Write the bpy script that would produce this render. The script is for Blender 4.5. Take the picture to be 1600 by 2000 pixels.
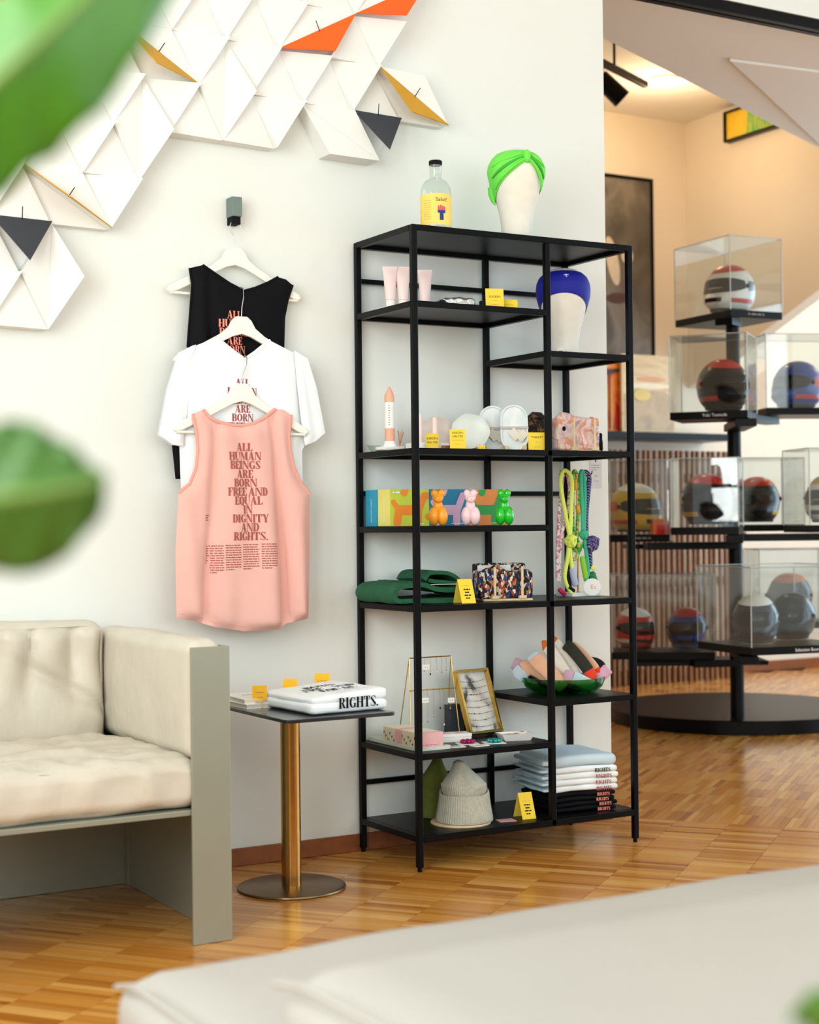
import bpy, bmesh, math, random
from mathutils import Vector, Matrix, noise
from mathutils.geometry import delaunay_2d_cdt

for o in list(bpy.data.objects):
    bpy.data.objects.remove(o)
S = bpy.context.scene
COL = S.collection
PI = math.pi
random.seed(7)

# ------------------------------------------------------------------ camera, world, light
YAW, PITCH, ROLL = 0.5268, 0.0084, -0.0107
CAM = Vector((-2.4129, -4.4643, 1.0417))
cd = bpy.data.cameras.new('camera')
cam = bpy.data.objects.new('camera', cd)
COL.objects.link(cam)
S.camera = cam
fwd = Vector((math.sin(YAW) * math.cos(PITCH), math.cos(YAW) * math.cos(PITCH), math.sin(PITCH)))
rgt = Vector((math.cos(YAW), -math.sin(YAW), 0))
upv = rgt.cross(fwd)
r2 = math.cos(ROLL) * rgt + math.sin(ROLL) * upv
u2 = -math.sin(ROLL) * rgt + math.cos(ROLL) * upv
cam.matrix_world = Matrix(((r2.x, u2.x, -fwd.x, CAM.x), (r2.y, u2.y, -fwd.y, CAM.y), (r2.z, u2.z, -fwd.z, CAM.z), (0, 0, 0, 1)))
cd.sensor_fit = 'HORIZONTAL'
cd.sensor_width = 36.0
cd.lens = 3090.5 / 1600 * 36.0
cd.clip_start = 0.05
cd.dof.use_dof = True
cd.dof.focus_distance = 4.85
cd.dof.aperture_fstop = 3.9

world = bpy.data.worlds.new('world')
S.world = world
world.use_nodes = True
wn = world.node_tree.nodes
wn['Background'].inputs[0].default_value = (0.80, 0.90, 1.0, 1)
wn['Background'].inputs[1].default_value = 1.2

S.view_settings.view_transform = 'Standard'
S.view_settings.look = 'None'
S.view_settings.exposure = -0.25
S.view_settings.gamma = 1.0
S.view_settings.use_curve_mapping = False
S.cycles.use_denoising = True
S.cycles.adaptive_threshold = 0.025
S.cycles.max_bounces = 8
S.cycles.diffuse_bounces = 5
S.cycles.glossy_bounces = 4
S.cycles.transmission_bounces = 4
S.cycles.transparent_max_bounces = 20
S.cycles.caustics_refractive = False
S.cycles.caustics_reflective = False
S.cycles.sample_clamp_indirect = 6.0


def area(name, loc, direction, sx, sy, power, col):
    l = bpy.data.lights.new(name, 'AREA')
    l.shape = 'RECTANGLE'
    l.size, l.size_y = sx, sy
    l.energy = power
    l.color = col
    o = bpy.data.objects.new(name, l)
    COL.objects.link(o)
    o.location = loc
    o.rotation_euler = Vector(direction).to_track_quat('-Z', 'Y').to_euler()
    return o


# daylight entering through the window openings of the two outer walls
area('daylight_street_window', (-0.1, -6.42, 2.05), (0, 1, 0), 5.6, 1.9, 105, (0.95, 1.0, 0.97))
for yy in (-3.9, -2.2):
    area('daylight_garden_window', (-3.33, yy, 2.05), (1, 0, -0.06), 1.3, 2.0, 82, (0.95, 1.0, 0.97))
for yy in (-4.3, -1.4, 1.5):
    area('daylight_side_window', (6.9, yy, 1.75), (-1, 0, 0), 2.3, 2.5, 125, (0.60, 0.83, 1.0))

# ------------------------------------------------------------------ materials


def lin(h):
    h = h.lstrip('#')
    out = []
    for i in (0, 2, 4):
        c = int(h[i:i + 2], 16) / 255
        out.append(c / 12.92 if c <= 0.04045 else ((c + 0.055) / 1.055) ** 2.4)
    return out + [1.0]


def base_mat(name):
    m = bpy.data.materials.new(name)
    m.use_nodes = True
    nt = m.node_tree
    b = nt.nodes['Principled BSDF']
    return m, nt, b


def coords(nt, scale=(1, 1, 1), kind='Object'):
    tc = nt.nodes.new('ShaderNodeTexCoord')
    mp = nt.nodes.new('ShaderNodeMapping')
    mp.inputs['Scale'].default_value = scale
    nt.links.new(tc.outputs[kind], mp.inputs['Vector'])
    return mp.outputs['Vector']


def M(name, col, rough=0.5, metal=0.0, var=0.05, vs=12, bump=0.0, bs=120, bstretch=(1, 1, 1), bdist=0.004, **kw):
    m, nt, b = base_mat(name)
    c = lin(col)
    v = coords(nt)
    n = nt.nodes.new('ShaderNodeTexNoise')
    n.inputs['Scale'].default_value = vs
    n.inputs['Detail'].default_value = 3
    nt.links.new(v, n.inputs['Vector'])
    r = nt.nodes.new('ShaderNodeValToRGB')
    r.color_ramp.elements[0].position = 0.3
    r.color_ramp.elements[1].position = 0.7
    r.color_ramp.elements[0].color = [x * (1 - var) for x in c[:3]] + [1]
    r.color_ramp.elements[1].color = [min(1, x * (1 + var)) for x in c[:3]] + [1]
    nt.links.new(n.outputs['Fac'], r.inputs['Fac'])
    nt.links.new(r.outputs['Color'], b.inputs['Base Color'])
    b.inputs['Roughness'].default_value = rough
    b.inputs['Metallic'].default_value = metal
    if bump:
        n2 = nt.nodes.new('ShaderNodeTexNoise')
        n2.inputs['Scale'].default_value = bs
        n2.inputs['Detail'].default_value = 4
        nt.links.new(coords(nt, bstretch), n2.inputs['Vector'])
        bp = nt.nodes.new('ShaderNodeBump')
        bp.inputs['Strength'].default_value = bump
        bp.inputs['Distance'].default_value = bdist
        nt.links.new(n2.outputs['Fac'], bp.inputs['Height'])
        nt.links.new(bp.outputs['Normal'], b.inputs['Normal'])
    for k, x in kw.items():
        b.inputs[k.replace('_', ' ')].default_value = x
    return m


def pattern(name, cols, scale=30, rough=0.8, stretch=(1, 1, 1), distort=0.0, feature='F1'):
    """cloth or card printed with patches of several colours"""
    m, nt, b = base_mat(name)
    v = coords(nt, stretch)
    if distort:
        n = nt.nodes.new('ShaderNodeTexNoise')
        n.inputs['Scale'].default_value = scale * 0.5
        nt.links.new(v, n.inputs['Vector'])
        mx = nt.nodes.new('ShaderNodeVectorMath')
        mx.operation = 'MULTIPLY_ADD'
        mx.inputs[1].default_value = (distort,) * 3
        nt.links.new(n.outputs['Color'], mx.inputs[0])
        nt.links.new(v, mx.inputs[2])
        v = mx.outputs[0]
    vo = nt.nodes.new('ShaderNodeTexVoronoi')
    vo.inputs['Scale'].default_value = scale
    nt.links.new(v, vo.inputs['Vector'])
    sp = nt.nodes.new('ShaderNodeSeparateColor')
    nt.links.new(vo.outputs['Color'], sp.inputs[0])
    r = nt.nodes.new('ShaderNodeValToRGB')
    r.color_ramp.interpolation = 'CONSTANT'
    el = r.color_ramp.elements
    while len(el) < len(cols):
        el.new(0.5)
    for i, c in enumerate(cols):
        el[i].position = i / len(cols)
        el[i].color = lin(c)
    nt.links.new(sp.outputs[0], r.inputs['Fac'])
    nt.links.new(r.outputs['Color'], b.inputs['Base Color'])
    b.inputs['Roughness'].default_value = rough
    return m


def smooth_blend(name, cols, scale=4, rough=0.6, stretch=(1, 1, 1), distortion=1.0):
    """softly blended colours (paintings, dyed cloth, marble)"""
    m, nt, b = base_mat(name)
    n = nt.nodes.new('ShaderNodeTexNoise')
    n.inputs['Scale'].default_value = scale
    n.inputs['Detail'].default_value = 4
    n.inputs['Distortion'].default_value = distortion
    nt.links.new(coords(nt, stretch), n.inputs['Vector'])
    r = nt.nodes.new('ShaderNodeValToRGB')
    el = r.color_ramp.elements
    while len(el) < len(cols):
        el.new(0.5)
    for i, c in enumerate(cols):
        el[i].position = 0.28 + 0.44 * i / max(1, len(cols) - 1)
        el[i].color = lin(c)
    nt.links.new(n.outputs['Fac'], r.inputs['Fac'])
    nt.links.new(r.outputs['Color'], b.inputs['Base Color'])
    b.inputs['Roughness'].default_value = rough
    return m


def thin_glass(name, tint, boost=0.06, rough=0.0):
    """sheet glass: a see-through sheet with a mirror film that grows at grazing angles"""
    m = bpy.data.materials.new(name)
    m.use_nodes = True
    nt = m.node_tree
    nt.nodes.remove(nt.nodes['Principled BSDF'])
    out = nt.nodes['Material Output']
    t = nt.nodes.new('ShaderNodeBsdfTransparent')
    t.inputs[0].default_value = lin(tint)
    g = nt.nodes.new('ShaderNodeBsdfGlossy')
    g.inputs['Roughness'].default_value = rough
    f = nt.nodes.new('ShaderNodeLayerWeight')
    pw = nt.nodes.new('ShaderNodeMath')
    pw.operation = 'POWER'
    pw.inputs[1].default_value = 5.0
    nt.links.new(f.outputs['Facing'], pw.inputs[0])
    a = nt.nodes.new('ShaderNodeMath')
    a.operation = 'MULTIPLY_ADD'
    a.inputs[1].default_value = 0.9 - boost
    a.inputs[2].default_value = boost
    a.use_clamp = True
    mx = nt.nodes.new('ShaderNodeMixShader')
    nt.links.new(pw.outputs[0], a.inputs[0])
    nt.links.new(a.outputs[0], mx.inputs[0])
    nt.links.new(t.outputs[0], mx.inputs[1])
    nt.links.new(g.outputs[0], mx.inputs[2])
    nt.links.new(mx.outputs[0], out.inputs['Surface'])
    return m


def parquet():
    m, nt, b = base_mat('oak_parquet')
    g = nt.nodes.new('ShaderNodeNewGeometry')
    oi = nt.nodes.new('ShaderNodeObjectInfo')
    ad = nt.nodes.new('ShaderNodeMath')
    nt.links.new(g.outputs['Random Per Island'], ad.inputs[0])
    nt.links.new(oi.outputs['Random'], ad.inputs[1])
    fr = nt.nodes.new('ShaderNodeMath')
    fr.operation = 'FRACT'
    nt.links.new(ad.outputs[0], fr.inputs[0])
    r = nt.nodes.new('ShaderNodeValToRGB')
    el = r.color_ramp.elements
    cols = ['#a5601a', '#cb8636', '#d69644', '#c17a2a', '#e2aa5c', '#b56e22', '#dba04c']
    while len(el) < len(cols):
        el.new(0.5)
    for i, c in enumerate(cols):
        el[i].position = i / (len(cols) - 1)
        el[i].color = lin(c)
    nt.links.new(fr.outputs[0], r.inputs['Fac'])
    n = nt.nodes.new('ShaderNodeTexNoise')
    n.inputs['Scale'].default_value = 60
    n.inputs['Detail'].default_value = 5
    nt.links.new(coords(nt, (0.15, 1.6, 1)), n.inputs['Vector'])
    mr = nt.nodes.new('ShaderNodeMapRange')
    mr.inputs['To Min'].default_value = 0.82
    mr.inputs['To Max'].default_value = 1.12
    nt.links.new(n.outputs['Fac'], mr.inputs['Value'])
    mx = nt.nodes.new('ShaderNodeVectorMath')
    mx.operation = 'SCALE'
    nt.links.new(r.outputs['Color'], mx.inputs[0])
    nt.links.new(mr.outputs[0], mx.inputs['Scale'])
    nt.links.new(mx.outputs[0], b.inputs['Base Color'])
    b.inputs['Roughness'].default_value = 0.27
    b.inputs['Coat Weight'].default_value = 0.35
    b.inputs['Coat Roughness'].default_value = 0.16
    return m


def striped(name, cols, scale, axis='Z', rough=0.8, distort=0.0):
    m, nt, b = base_mat(name)
    w = nt.nodes.new('ShaderNodeTexWave')
    w.wave_type = 'BANDS'
    w.bands_direction = axis
    w.inputs['Scale'].default_value = scale
    w.inputs['Distortion'].default_value = distort
    nt.links.new(coords(nt), w.inputs['Vector'])
    r = nt.nodes.new('ShaderNodeValToRGB')
    r.color_ramp.interpolation = 'CONSTANT'
    el = r.color_ramp.elements
    while len(el) < len(cols):
        el.new(0.5)
    for i, c in enumerate(cols):
        el[i].position = i / len(cols)
        el[i].color = lin(c)
    nt.links.new(w.outputs['Fac'], r.inputs['Fac'])
    nt.links.new(r.outputs['Color'], b.inputs['Base Color'])
    b.inputs['Roughness'].default_value = rough
    return m


def glow(name, col, strength):
    m, nt, b = base_mat(name)
    b.inputs['Base Color'].default_value = lin(col)
    b.inputs['Emission Color'].default_value = lin(col)
    b.inputs['Emission Strength'].default_value = strength
    return m


WALL = M('wall_paint', '#e6e8e3', 0.85, var=0.012, vs=3, bump=0.08, bs=260)
WARMWALL = M('cream_wall_paint', '#eadfcf', 0.85, var=0.02, vs=2, bump=0.08, bs=260)
CEIL = M('ceiling_paint', '#e9e6e1', 0.9, var=0.01, vs=2)
OAK = M('stained_oak', '#8a4c22', 0.4, var=0.18, vs=30, bump=0.15, bs=60, bstretch=(0.1, 1, 1))
DARKOAK = M('walnut_slat', '#8a5c30', 0.5, var=0.25, vs=20)
SUBFLOOR = M('floor_joint_filler', '#3a200c', 0.6)
PARQUET = parquet()
BLACKSTEEL = M('black_powder_coat', '#040406', 0.36, 0.0, var=0.1, vs=60, bump=0.05, bs=600, bdist=0.001, Specular_IOR_Level=0.12)
BLACKPANEL = M('black_shelf_panel', '#060608', 0.4, 0.0, var=0.08, vs=10, Specular_IOR_Level=0.22)
FARBLACK = M('black_lacquer', '#040407', 0.36, var=0.1, Specular_IOR_Level=0.15)
ARTWHITE = M('white_card_facet', '#eaeae6', 0.75, var=0.01, vs=4)
ORANGE = M('orange_facet', '#f2600c', 0.6, var=0.03)
OCHRE = M('ochre_facet', '#cc940f', 0.6, var=0.04)
SLATE = M('slate_facet', '#31363f', 0.6, var=0.08)
LEATHER = M('cream_leather', '#cac2b3', 0.42, var=0.05, vs=5, bump=0.45, bs=22, bstretch=(1, 1, 0.6), bdist=0.008)
LEATHER2 = M('pale_grey_leather', '#a6a29c', 0.5, var=0.03, vs=4, bump=0.2, bs=20, bdist=0.004)
SAGE = M('sage_grey_metal', '#98998a', 0.35, 0.35, var=0.03, vs=6)
BRASS = M('brushed_brass', '#b98a4a', 0.22, 1.0, var=0.06, vs=30, bump=0.05, bs=200, bstretch=(1, 1, 0.05), bdist=0.001)
BRONZE = M('bronze_plate', '#7d6549', 0.3, 1.0, var=0.06, vs=30)
GOLD = M('gold_wire', '#dcb45c', 0.25, 1.0, var=0.05)
STEEL = M('hook_wire', '#b9b9b6', 0.25, 1.0)
SMOKE = M('smoked_glass_top', '#26282c', 0.08, var=0.03)
HOOKGREY = M('grey_green_hook', '#70807c', 0.5, 0.2, var=0.03)
HANGER = M('white_lacquered_wood', '#efeee4', 0.45, var=0.02)
PINKCLOTH = M('salmon_jersey', '#e8b3a8', 0.9, var=0.03, vs=9, bump=0.12, bs=500, bdist=0.001)
PINKTRIM = M('salmon_rib_trim', '#e8a192', 0.9, var=0.03, vs=40)
WHITECLOTH = M('white_jersey', '#eef3f6', 0.9, var=0.015, vs=9, bump=0.1, bs=500, bdist=0.001)
BLACKCLOTH = M('black_jersey', '#07070c', 0.75, Specular_IOR_Level=0.15, var=0.12, vs=6, bump=0.12, bs=400, bdist=0.001)
BLUELITCLOTH = M('blue_lit_jersey', '#c7dbe6', 0.9, var=0.03, vs=9, bump=0.1, bs=500, bdist=0.001)  # bluish cast of the light is put into this cloth colour
RUST = M('rust_print', '#a4504a', 0.8)
CORAL = M('coral_print', '#ef8f7c', 0.8)
INK = M('black_print', '#0e0e12', 0.8, Specular_IOR_Level=0.2)
GREYINK = M('grey_print', '#7b7770', 0.8)
WHITEINK = M('white_print', '#f4f4f4', 0.7)
YELLOW = M('yellow_card', '#f2cf3c', 0.75, var=0.03)
AMBER = M('amber_card', '#fbb91c', 0.75, var=0.03)
CERAMIC = M('white_ceramic', '#efeeea', 0.3, var=0.02)
PALEWOOD = M('pale_beech', '#e0c79c', 0.6, var=0.1, vs=40)
KRAFT = M('kraft_tag', '#e6ddcc', 0.8)
HEADLINEN = M('mannequin_linen', '#ebe6da', 0.8, var=0.03, vs=30, bump=0.15, bs=500, bdist=0.001)
NEON = M('neon_green_jersey', '#6fe04e', 0.7, var=0.06, vs=14, bump=0.1, bs=300, bdist=0.001)
NEONSHADE = M('neon_green_fold_shade', '#3fae32', 0.7, var=0.06)  # darker copy of the neon jersey, fold shade put into the colour
COBALT = M('cobalt_jersey', '#0a1496', 0.7, var=0.1, vs=30, bump=0.1, bs=300, bdist=0.001)
CLEAR = thin_glass('clear_bottle_glass', '#f4f8f6', 0.05)
CASEGLASS = thin_glass('display_case_glass', '#fafcfc', 0.065)
LABELY = M('bottle_label_paper', '#f7d56a', 0.7, var=0.03)
GREENGLASS = thin_glass('green_bowl_glass', '#7cc486', 0.05)
PINKTUBE = M('blush_plastic', '#f3d8d4', 0.4, var=0.02)
PINKCAP = M('blush_cap', '#f6e6e2', 0.35)
FOIL = M('silver_foil', '#cfd2d2', 0.22, 0.85, var=0.1, vs=30, bump=0.5, bs=60, bdist=0.004)
CANDLE = M('peach_wax', '#ecae90', 0.5, var=0.05)
PAPER = M('white_paper', '#f3f2ee', 0.8)
SHELLBEIGE = M('blush_ceramic', '#d8c7be', 0.35, var=0.06, vs=20)
SHELLWHITE = M('pale_ceramic', '#dfe3dc', 0.35, var=0.04, vs=20)
TERRAZZO = smooth_blend('marbled_plaster', ['#e9edee', '#dde4e5', '#eef0ef', '#d3dcdf'], 9, 0.5)
LEAFGREEN = M('banana_leaf', '#3f7a10', 0.38, var=0.12, vs=8)
LEAFDARK = M('glossy_leaf', '#3a6420', 0.35, var=0.15, vs=8)
STEM = M('leaf_stem', '#6c8a3c', 0.5)
POT = M('grey_planter', '#8d8a84', 0.7, bump=0.2, bs=40)
SOIL = M('potting_soil', '#2c2019', 0.95, var=0.3, vs=60, bump=0.8, bs=80)

# ------------------------------------------------------------------ mesh helpers


class MB:
    def __init__(self):
        self.v, self.f = [], []

    def add(self, vs, fs):
        n = len(self.v)
        self.v += [tuple(x) for x in vs]
        self.f += [tuple(i + n for i in f) for f in fs]
        return self

    def box(self, c, s, mat=None):
        x, y, z = (a / 2 for a in s)
        vs = [Vector((sx * x, sy * y, sz * z)) for sz in (-1, 1) for sy in (-1, 1) for sx in (-1, 1)]
        if mat is not None:
            vs = [mat @ q for q in vs]
        vs = [q + Vector(c) for q in vs]
        return self.add(vs, [(0, 2, 3, 1), (4, 5, 7, 6), (0, 1, 5, 4), (2, 6, 7, 3), (0, 4, 6, 2), (1, 3, 7, 5)])

    def span(self, a, b):
        return self.box([(p + q) / 2 for p, q in zip(a, b)], [abs(q - p) for p, q in zip(a, b)])

    def cyl(self, a, b, r0, r1=None, n=20, cap=True):
        return self.tube([a, b], [r0, r0 if r1 is None else r1], n, cap)

    def tube(self, pts, r, n=8, cap=True, closed=False, flat=None):
        pts = [Vector(p) for p in pts]
        k = len(pts)
        rs = r if isinstance(r, (list, tuple)) else [r] * k
        ref = None
        vs = []
        for i, p in enumerate(pts):
            a = pts[(i - 1) % k] if (closed or i > 0) else p
            b = pts[(i + 1) % k] if (closed or i < k - 1) else p
            t = (b - a).normalized() if (b - a).length > 1e-9 else Vector((0, 0, 1))
            if ref is None:
                ref = Vector((1, 0, 0)) if abs(t.x) < 0.8 else Vector((0, 1, 0))
                if flat is not None:
                    ref = Vector(flat[0])
            nrm = (ref - t * ref.dot(t))
            nrm = nrm.normalized() if nrm.length > 1e-6 else t.orthogonal().normalized()
            ref = nrm
            bi = t.cross(nrm)
            for j in range(n):
                an = 2 * PI * j / n
                sc = flat[1] if flat is not None else 1
                vs.append(p + (nrm * math.cos(an) * sc + bi * math.sin(an)) * rs[i])
        fs = []
        for i in range(k if closed else k - 1):
            for j in range(n):
                i2 = (i + 1) % k
                fs.append((i * n + j, i * n + (j + 1) % n, i2 * n + (j + 1) % n, i2 * n + j))
        if cap and not closed:
            fs.append(tuple(range(n - 1, -1, -1)))
            fs.append(tuple((k - 1) * n + j for j in range(n)))
        return self.add(vs, fs)

    def lathe(self, prof, n=32, c=(0, 0, 0), sx=1, sy=1, mod=None, lean=None):
        vs, fs = [], []
        for r, z in prof:
            for j in range(n):
                a = 2 * PI * j / n
                rr = r * (mod(a, z) if mod else 1)
                dx, dy = lean(z) if lean else (0, 0)
                vs.append((c[0] + dx + rr * sx * math.cos(a), c[1] + dy + rr * sy * math.sin(a), c[2] + z))
        m = len(prof)
        for i in range(m - 1):
            for j in range(n):
                fs.append((i * n + j, i * n + (j + 1) % n, (i + 1) * n + (j + 1) % n, (i + 1) * n + j))
        fs.append(tuple(range(n - 1, -1, -1)))
        fs.append(tuple((m - 1) * n + j for j in range(n)))
        return self.add(vs, fs)

    def ell(self, c, r, n=20, m=12, mat=None):
        vs, fs = [], []
        for i in range(m + 1):
            t = PI * i / m
            for j in range(n):
                a = 2 * PI * j / n
                q = Vector((r[0] * math.sin(t) * math.cos(a), r[1] * math.sin(t) * math.sin(a), -r[2] * math.cos(t)))
                if mat is not None:
                    q = mat @ q
                vs.append(q + Vector(c))
        for i in range(m):
            for j in range(n):
                fs.append((i * n + j, i * n + (j + 1) % n, (i + 1) * n + (j + 1) % n, (i + 1) * n + j))
        return self.add(vs, fs)

    def prism(self, poly, a, b, to3):
        """poly (2-D, counter-clockwise seen along -third axis) swept from a to b; to3(u, v, w)"""
        n = len(poly)
        vs = [to3(u, v, a) for u, v in poly] + [to3(u, v, b) for u, v in poly]
        fs = [tuple(range(n)), tuple(range(2 * n - 1, n - 1, -1))]
        fs += [(i, i + n, (i + 1) % n + n, (i + 1) % n) for i in range(n)]
        return self.add(vs, fs)

    def xz(self, poly, y0, y1):
        return self.prism(poly, y0, y1, lambda u, v, w: (u, w, v))

    def xy(self, poly, z0, z1):
        return self.prism(poly, z1, z0, lambda u, v, w: (u, v, w))

    def ribbon(self, path, th, y0, y1, ny=6, wob=0.0, seed=0):
        """a thick strip of cloth: path in (x, z), swept in y"""
        k = len(path)
        P = [Vector((p[0], 0, p[1])) for p in path]
        lo, hi = [], []
        for i, p in enumerate(P):
            t = (P[min(k - 1, i + 1)] - P[max(0, i - 1)]).normalized()
            nn = Vector((-t.z, 0, t.x))
            lo.append(p - nn * th / 2)
            hi.append(p + nn * th / 2)
        loop = lo + hi[::-1]
        L = len(loop)
        vs, fs = [], []
        for j in range(ny + 1):
            y = y0 + (y1 - y0) * j / ny
            for q in loop:
                w = noise.noise(Vector((q.x * 14, y * 14, q.z * 14 + seed))) * wob
                vs.append((q.x + w, y + w * 0.8, max(0.0006, q.z + w)))
        for j in range(ny):
            for i in range(L):
                fs.append((j * L + i, j * L + (i + 1) % L, (j + 1) * L + (i + 1) % L, (j + 1) * L + i))
        fs.append(tuple(range(L - 1, -1, -1)))
        fs.append(tuple(ny * L + i for i in range(L)))
        return self.add(vs, fs)

    def rbox(self, half, r, bulge=(0, 0, 0), n=12, c=(0, 0, 0), amp=0.0, ns=8.0, seed=0, shape=None, zmin=None):
        """soft box: rounded edges, bulging faces, gentle creases"""
        idx = {}
        vs, fs = [], []

        def vert(p):
            key = tuple(round(a, 5) for a in p)
            if key in idx:
                return idx[key]
            q = [a * h for a, h in zip(p, half)]
            inn = [max(-(h - r), min(h - r, a)) for a, h in zip(q, half)]
            d = Vector([a - b for a, b in zip(q, inn)])
            if d.length > 1e-9:
                q2 = Vector(inn) + d.normalized() * r
            else:
                q2 = Vector(q)
            for ax in range(3):
                o = [k for k in range(3) if k != ax]
                w = (1 - p[o[0]] ** 2) * (1 - p[o[1]] ** 2)
                if abs(abs(p[ax]) - 1) < 1e-6:
                    q2[ax] += math.copysign(bulge[ax] * w, p[ax])
            if shape:
                q2 = shape(q2, p)
            if amp:
                nv = Vector((q2.x * ns + seed, q2.y * ns, q2.z * ns))
                e = noise.noise(nv) + 0.5 * noise.noise(nv * 2.3)
                dr = Vector(p).normalized()
                q2 = q2 + dr * e * amp
            if zmin is not None and q2.z + c[2] < zmin:
                q2.z = zmin - c[2]
            idx[key] = len(vs)
            vs.append(tuple(q2 + Vector(c)))
            return idx[key]

        def warp(t):
            return math.copysign(abs(t) ** 0.75, t)
        g = [warp(-1 + 2 * i / n) for i in range(n + 1)]
        for ax in range(3):
            o = [k for k in range(3) if k != ax]
            for s in (-1, 1):
                for i in range(n):
                    for j in range(n):
                        quad = []
                        for (a, b) in ((i, j), (i + 1, j), (i + 1, j + 1), (i, j + 1)):
                            p = [0, 0, 0]
                            p[ax] = s
                            p[o[0]] = g[a]
                            p[o[1]] = g[b]
                            quad.append(vert(p))
                        flip = (s > 0) == (ax == 1)
                        fs.append(tuple(quad[::-1] if flip else quad))
        return self.add(vs, fs)

    def build(self, name, mat, parent=None, smooth=False, bevel=0.0, seg=2, loc=None, rz=0.0, sub=0, solid=0.0):
        me = bpy.data.meshes.new(name)
        me.from_pydata(self.v, [], self.f)
        bm = bmesh.new()
        bm.from_mesh(me)
        bmesh.ops.recalc_face_normals(bm, faces=bm.faces)
        bm.to_mesh(me)
        bm.free()
        me.materials.append(mat)
        o = bpy.data.objects.new(name, me)
        COL.objects.link(o)
        if parent:
            o.parent = parent
        if loc:
            o.location = loc
        o.rotation_euler[2] = rz
        if smooth:
            me.polygons.foreach_set('use_smooth', [True] * len(me.polygons))
            try:
                me.set_sharp_from_angle(angle=math.radians(smooth if smooth is not True else 50))
            except Exception:
                pass
        if solid:
            md = o.modifiers.new('thick', 'SOLIDIFY')
            md.thickness = solid
            md.offset = 0
        if bevel:
            md = o.modifiers.new('edge', 'BEVEL')
            md.width = bevel
            md.segments = seg
            md.limit_method = 'ANGLE'
        if sub:
            md = o.modifiers.new('soft', 'SUBSURF')
            md.levels = sub
            md.render_levels = sub
        return o


def tag(o, label=None, cat=None, group=None, kind=None):
    if label:
        o['label'] = label
    if cat:
        o['category'] = cat
    if group:
        o['group'] = group
    if kind:
        o['kind'] = kind
    return o


def thing(name, label, cat, loc=(0, 0, 0), rz=0.0, group=None):
    o = bpy.data.objects.new(name, None)
    o.empty_display_size = 0.05
    COL.objects.link(o)
    o.location = loc
    o.rotation_euler[2] = rz
    return tag(o, label, cat, group)


def struct(o):
    return tag(o, kind='structure')


def copy_tree(o, parent=None):
    c = o.copy()
    COL.objects.link(c)
    c.parent = parent
    for ch in list(o.children):
        copy_tree(ch, c)
    return c


def frame_mat(origin, xaxis, yaxis):
    x = Vector(xaxis).normalized()
    y = Vector(yaxis)
    y = (y - x * y.dot(x)).normalized()
    z = x.cross(y)
    o = Vector(origin)
    return Matrix(((x.x, y.x, z.x, o.x), (x.y, y.y, z.y, o.y), (x.z, y.z, z.z, o.z), (0, 0, 0, 1)))


def write(s, size, mat, parent, mtx, name='lettering', align='CENTER', bend=None):
    """printed words as thin raised letters; mtx maps (right, up, out) into the parent's space"""
    cu = bpy.data.curves.new('words', 'FONT')
    cu.body = s
    cu.size = size
    cu.align_x = align
    cu.resolution_u = 2
    cu.space_line = 1.05
    tmp = bpy.data.objects.new('words', cu)
    COL.objects.link(tmp)
    bpy.context.view_layer.update()
    me = bpy.data.meshes.new_from_object(tmp)
    bpy.data.objects.remove(tmp)
    me.transform(mtx)
    if bend:
        for v in me.vertices:
            v.co = bend(v.co)
    me.materials.clear()
    me.materials.append(mat)
    o = bpy.data.objects.new(name, me)
    COL.objects.link(o)
    o.parent = parent
    return o


def bars(lines, mtx, mat, parent, name='small_print', h=0.4, pitch=1.0, seed=1, surf=None):
    """lines of print too small to read: lines = [(u0, u1, v)], word bars of height h*pitch"""
    rnd = random.Random(seed)
    mb = MB()
    for u0, u1, v in lines:
        u = u0
        while u < u1 - pitch * 0.5:
            w = min(u1 - u, pitch * rnd.uniform(0.8, 3.2))
            q = [(u, v), (u + w, v), (u + w, v + h * pitch), (u, v + h * pitch)]
            pts = [surf(*a) if surf else mtx @ Vector((a[0], a[1], 0)) for a in q]
            mb.add(pts, [(0, 1, 2, 3)])
            u += w + pitch * rnd.uniform(0.3, 0.7)
    return mb.build(name, mat, parent)


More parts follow.
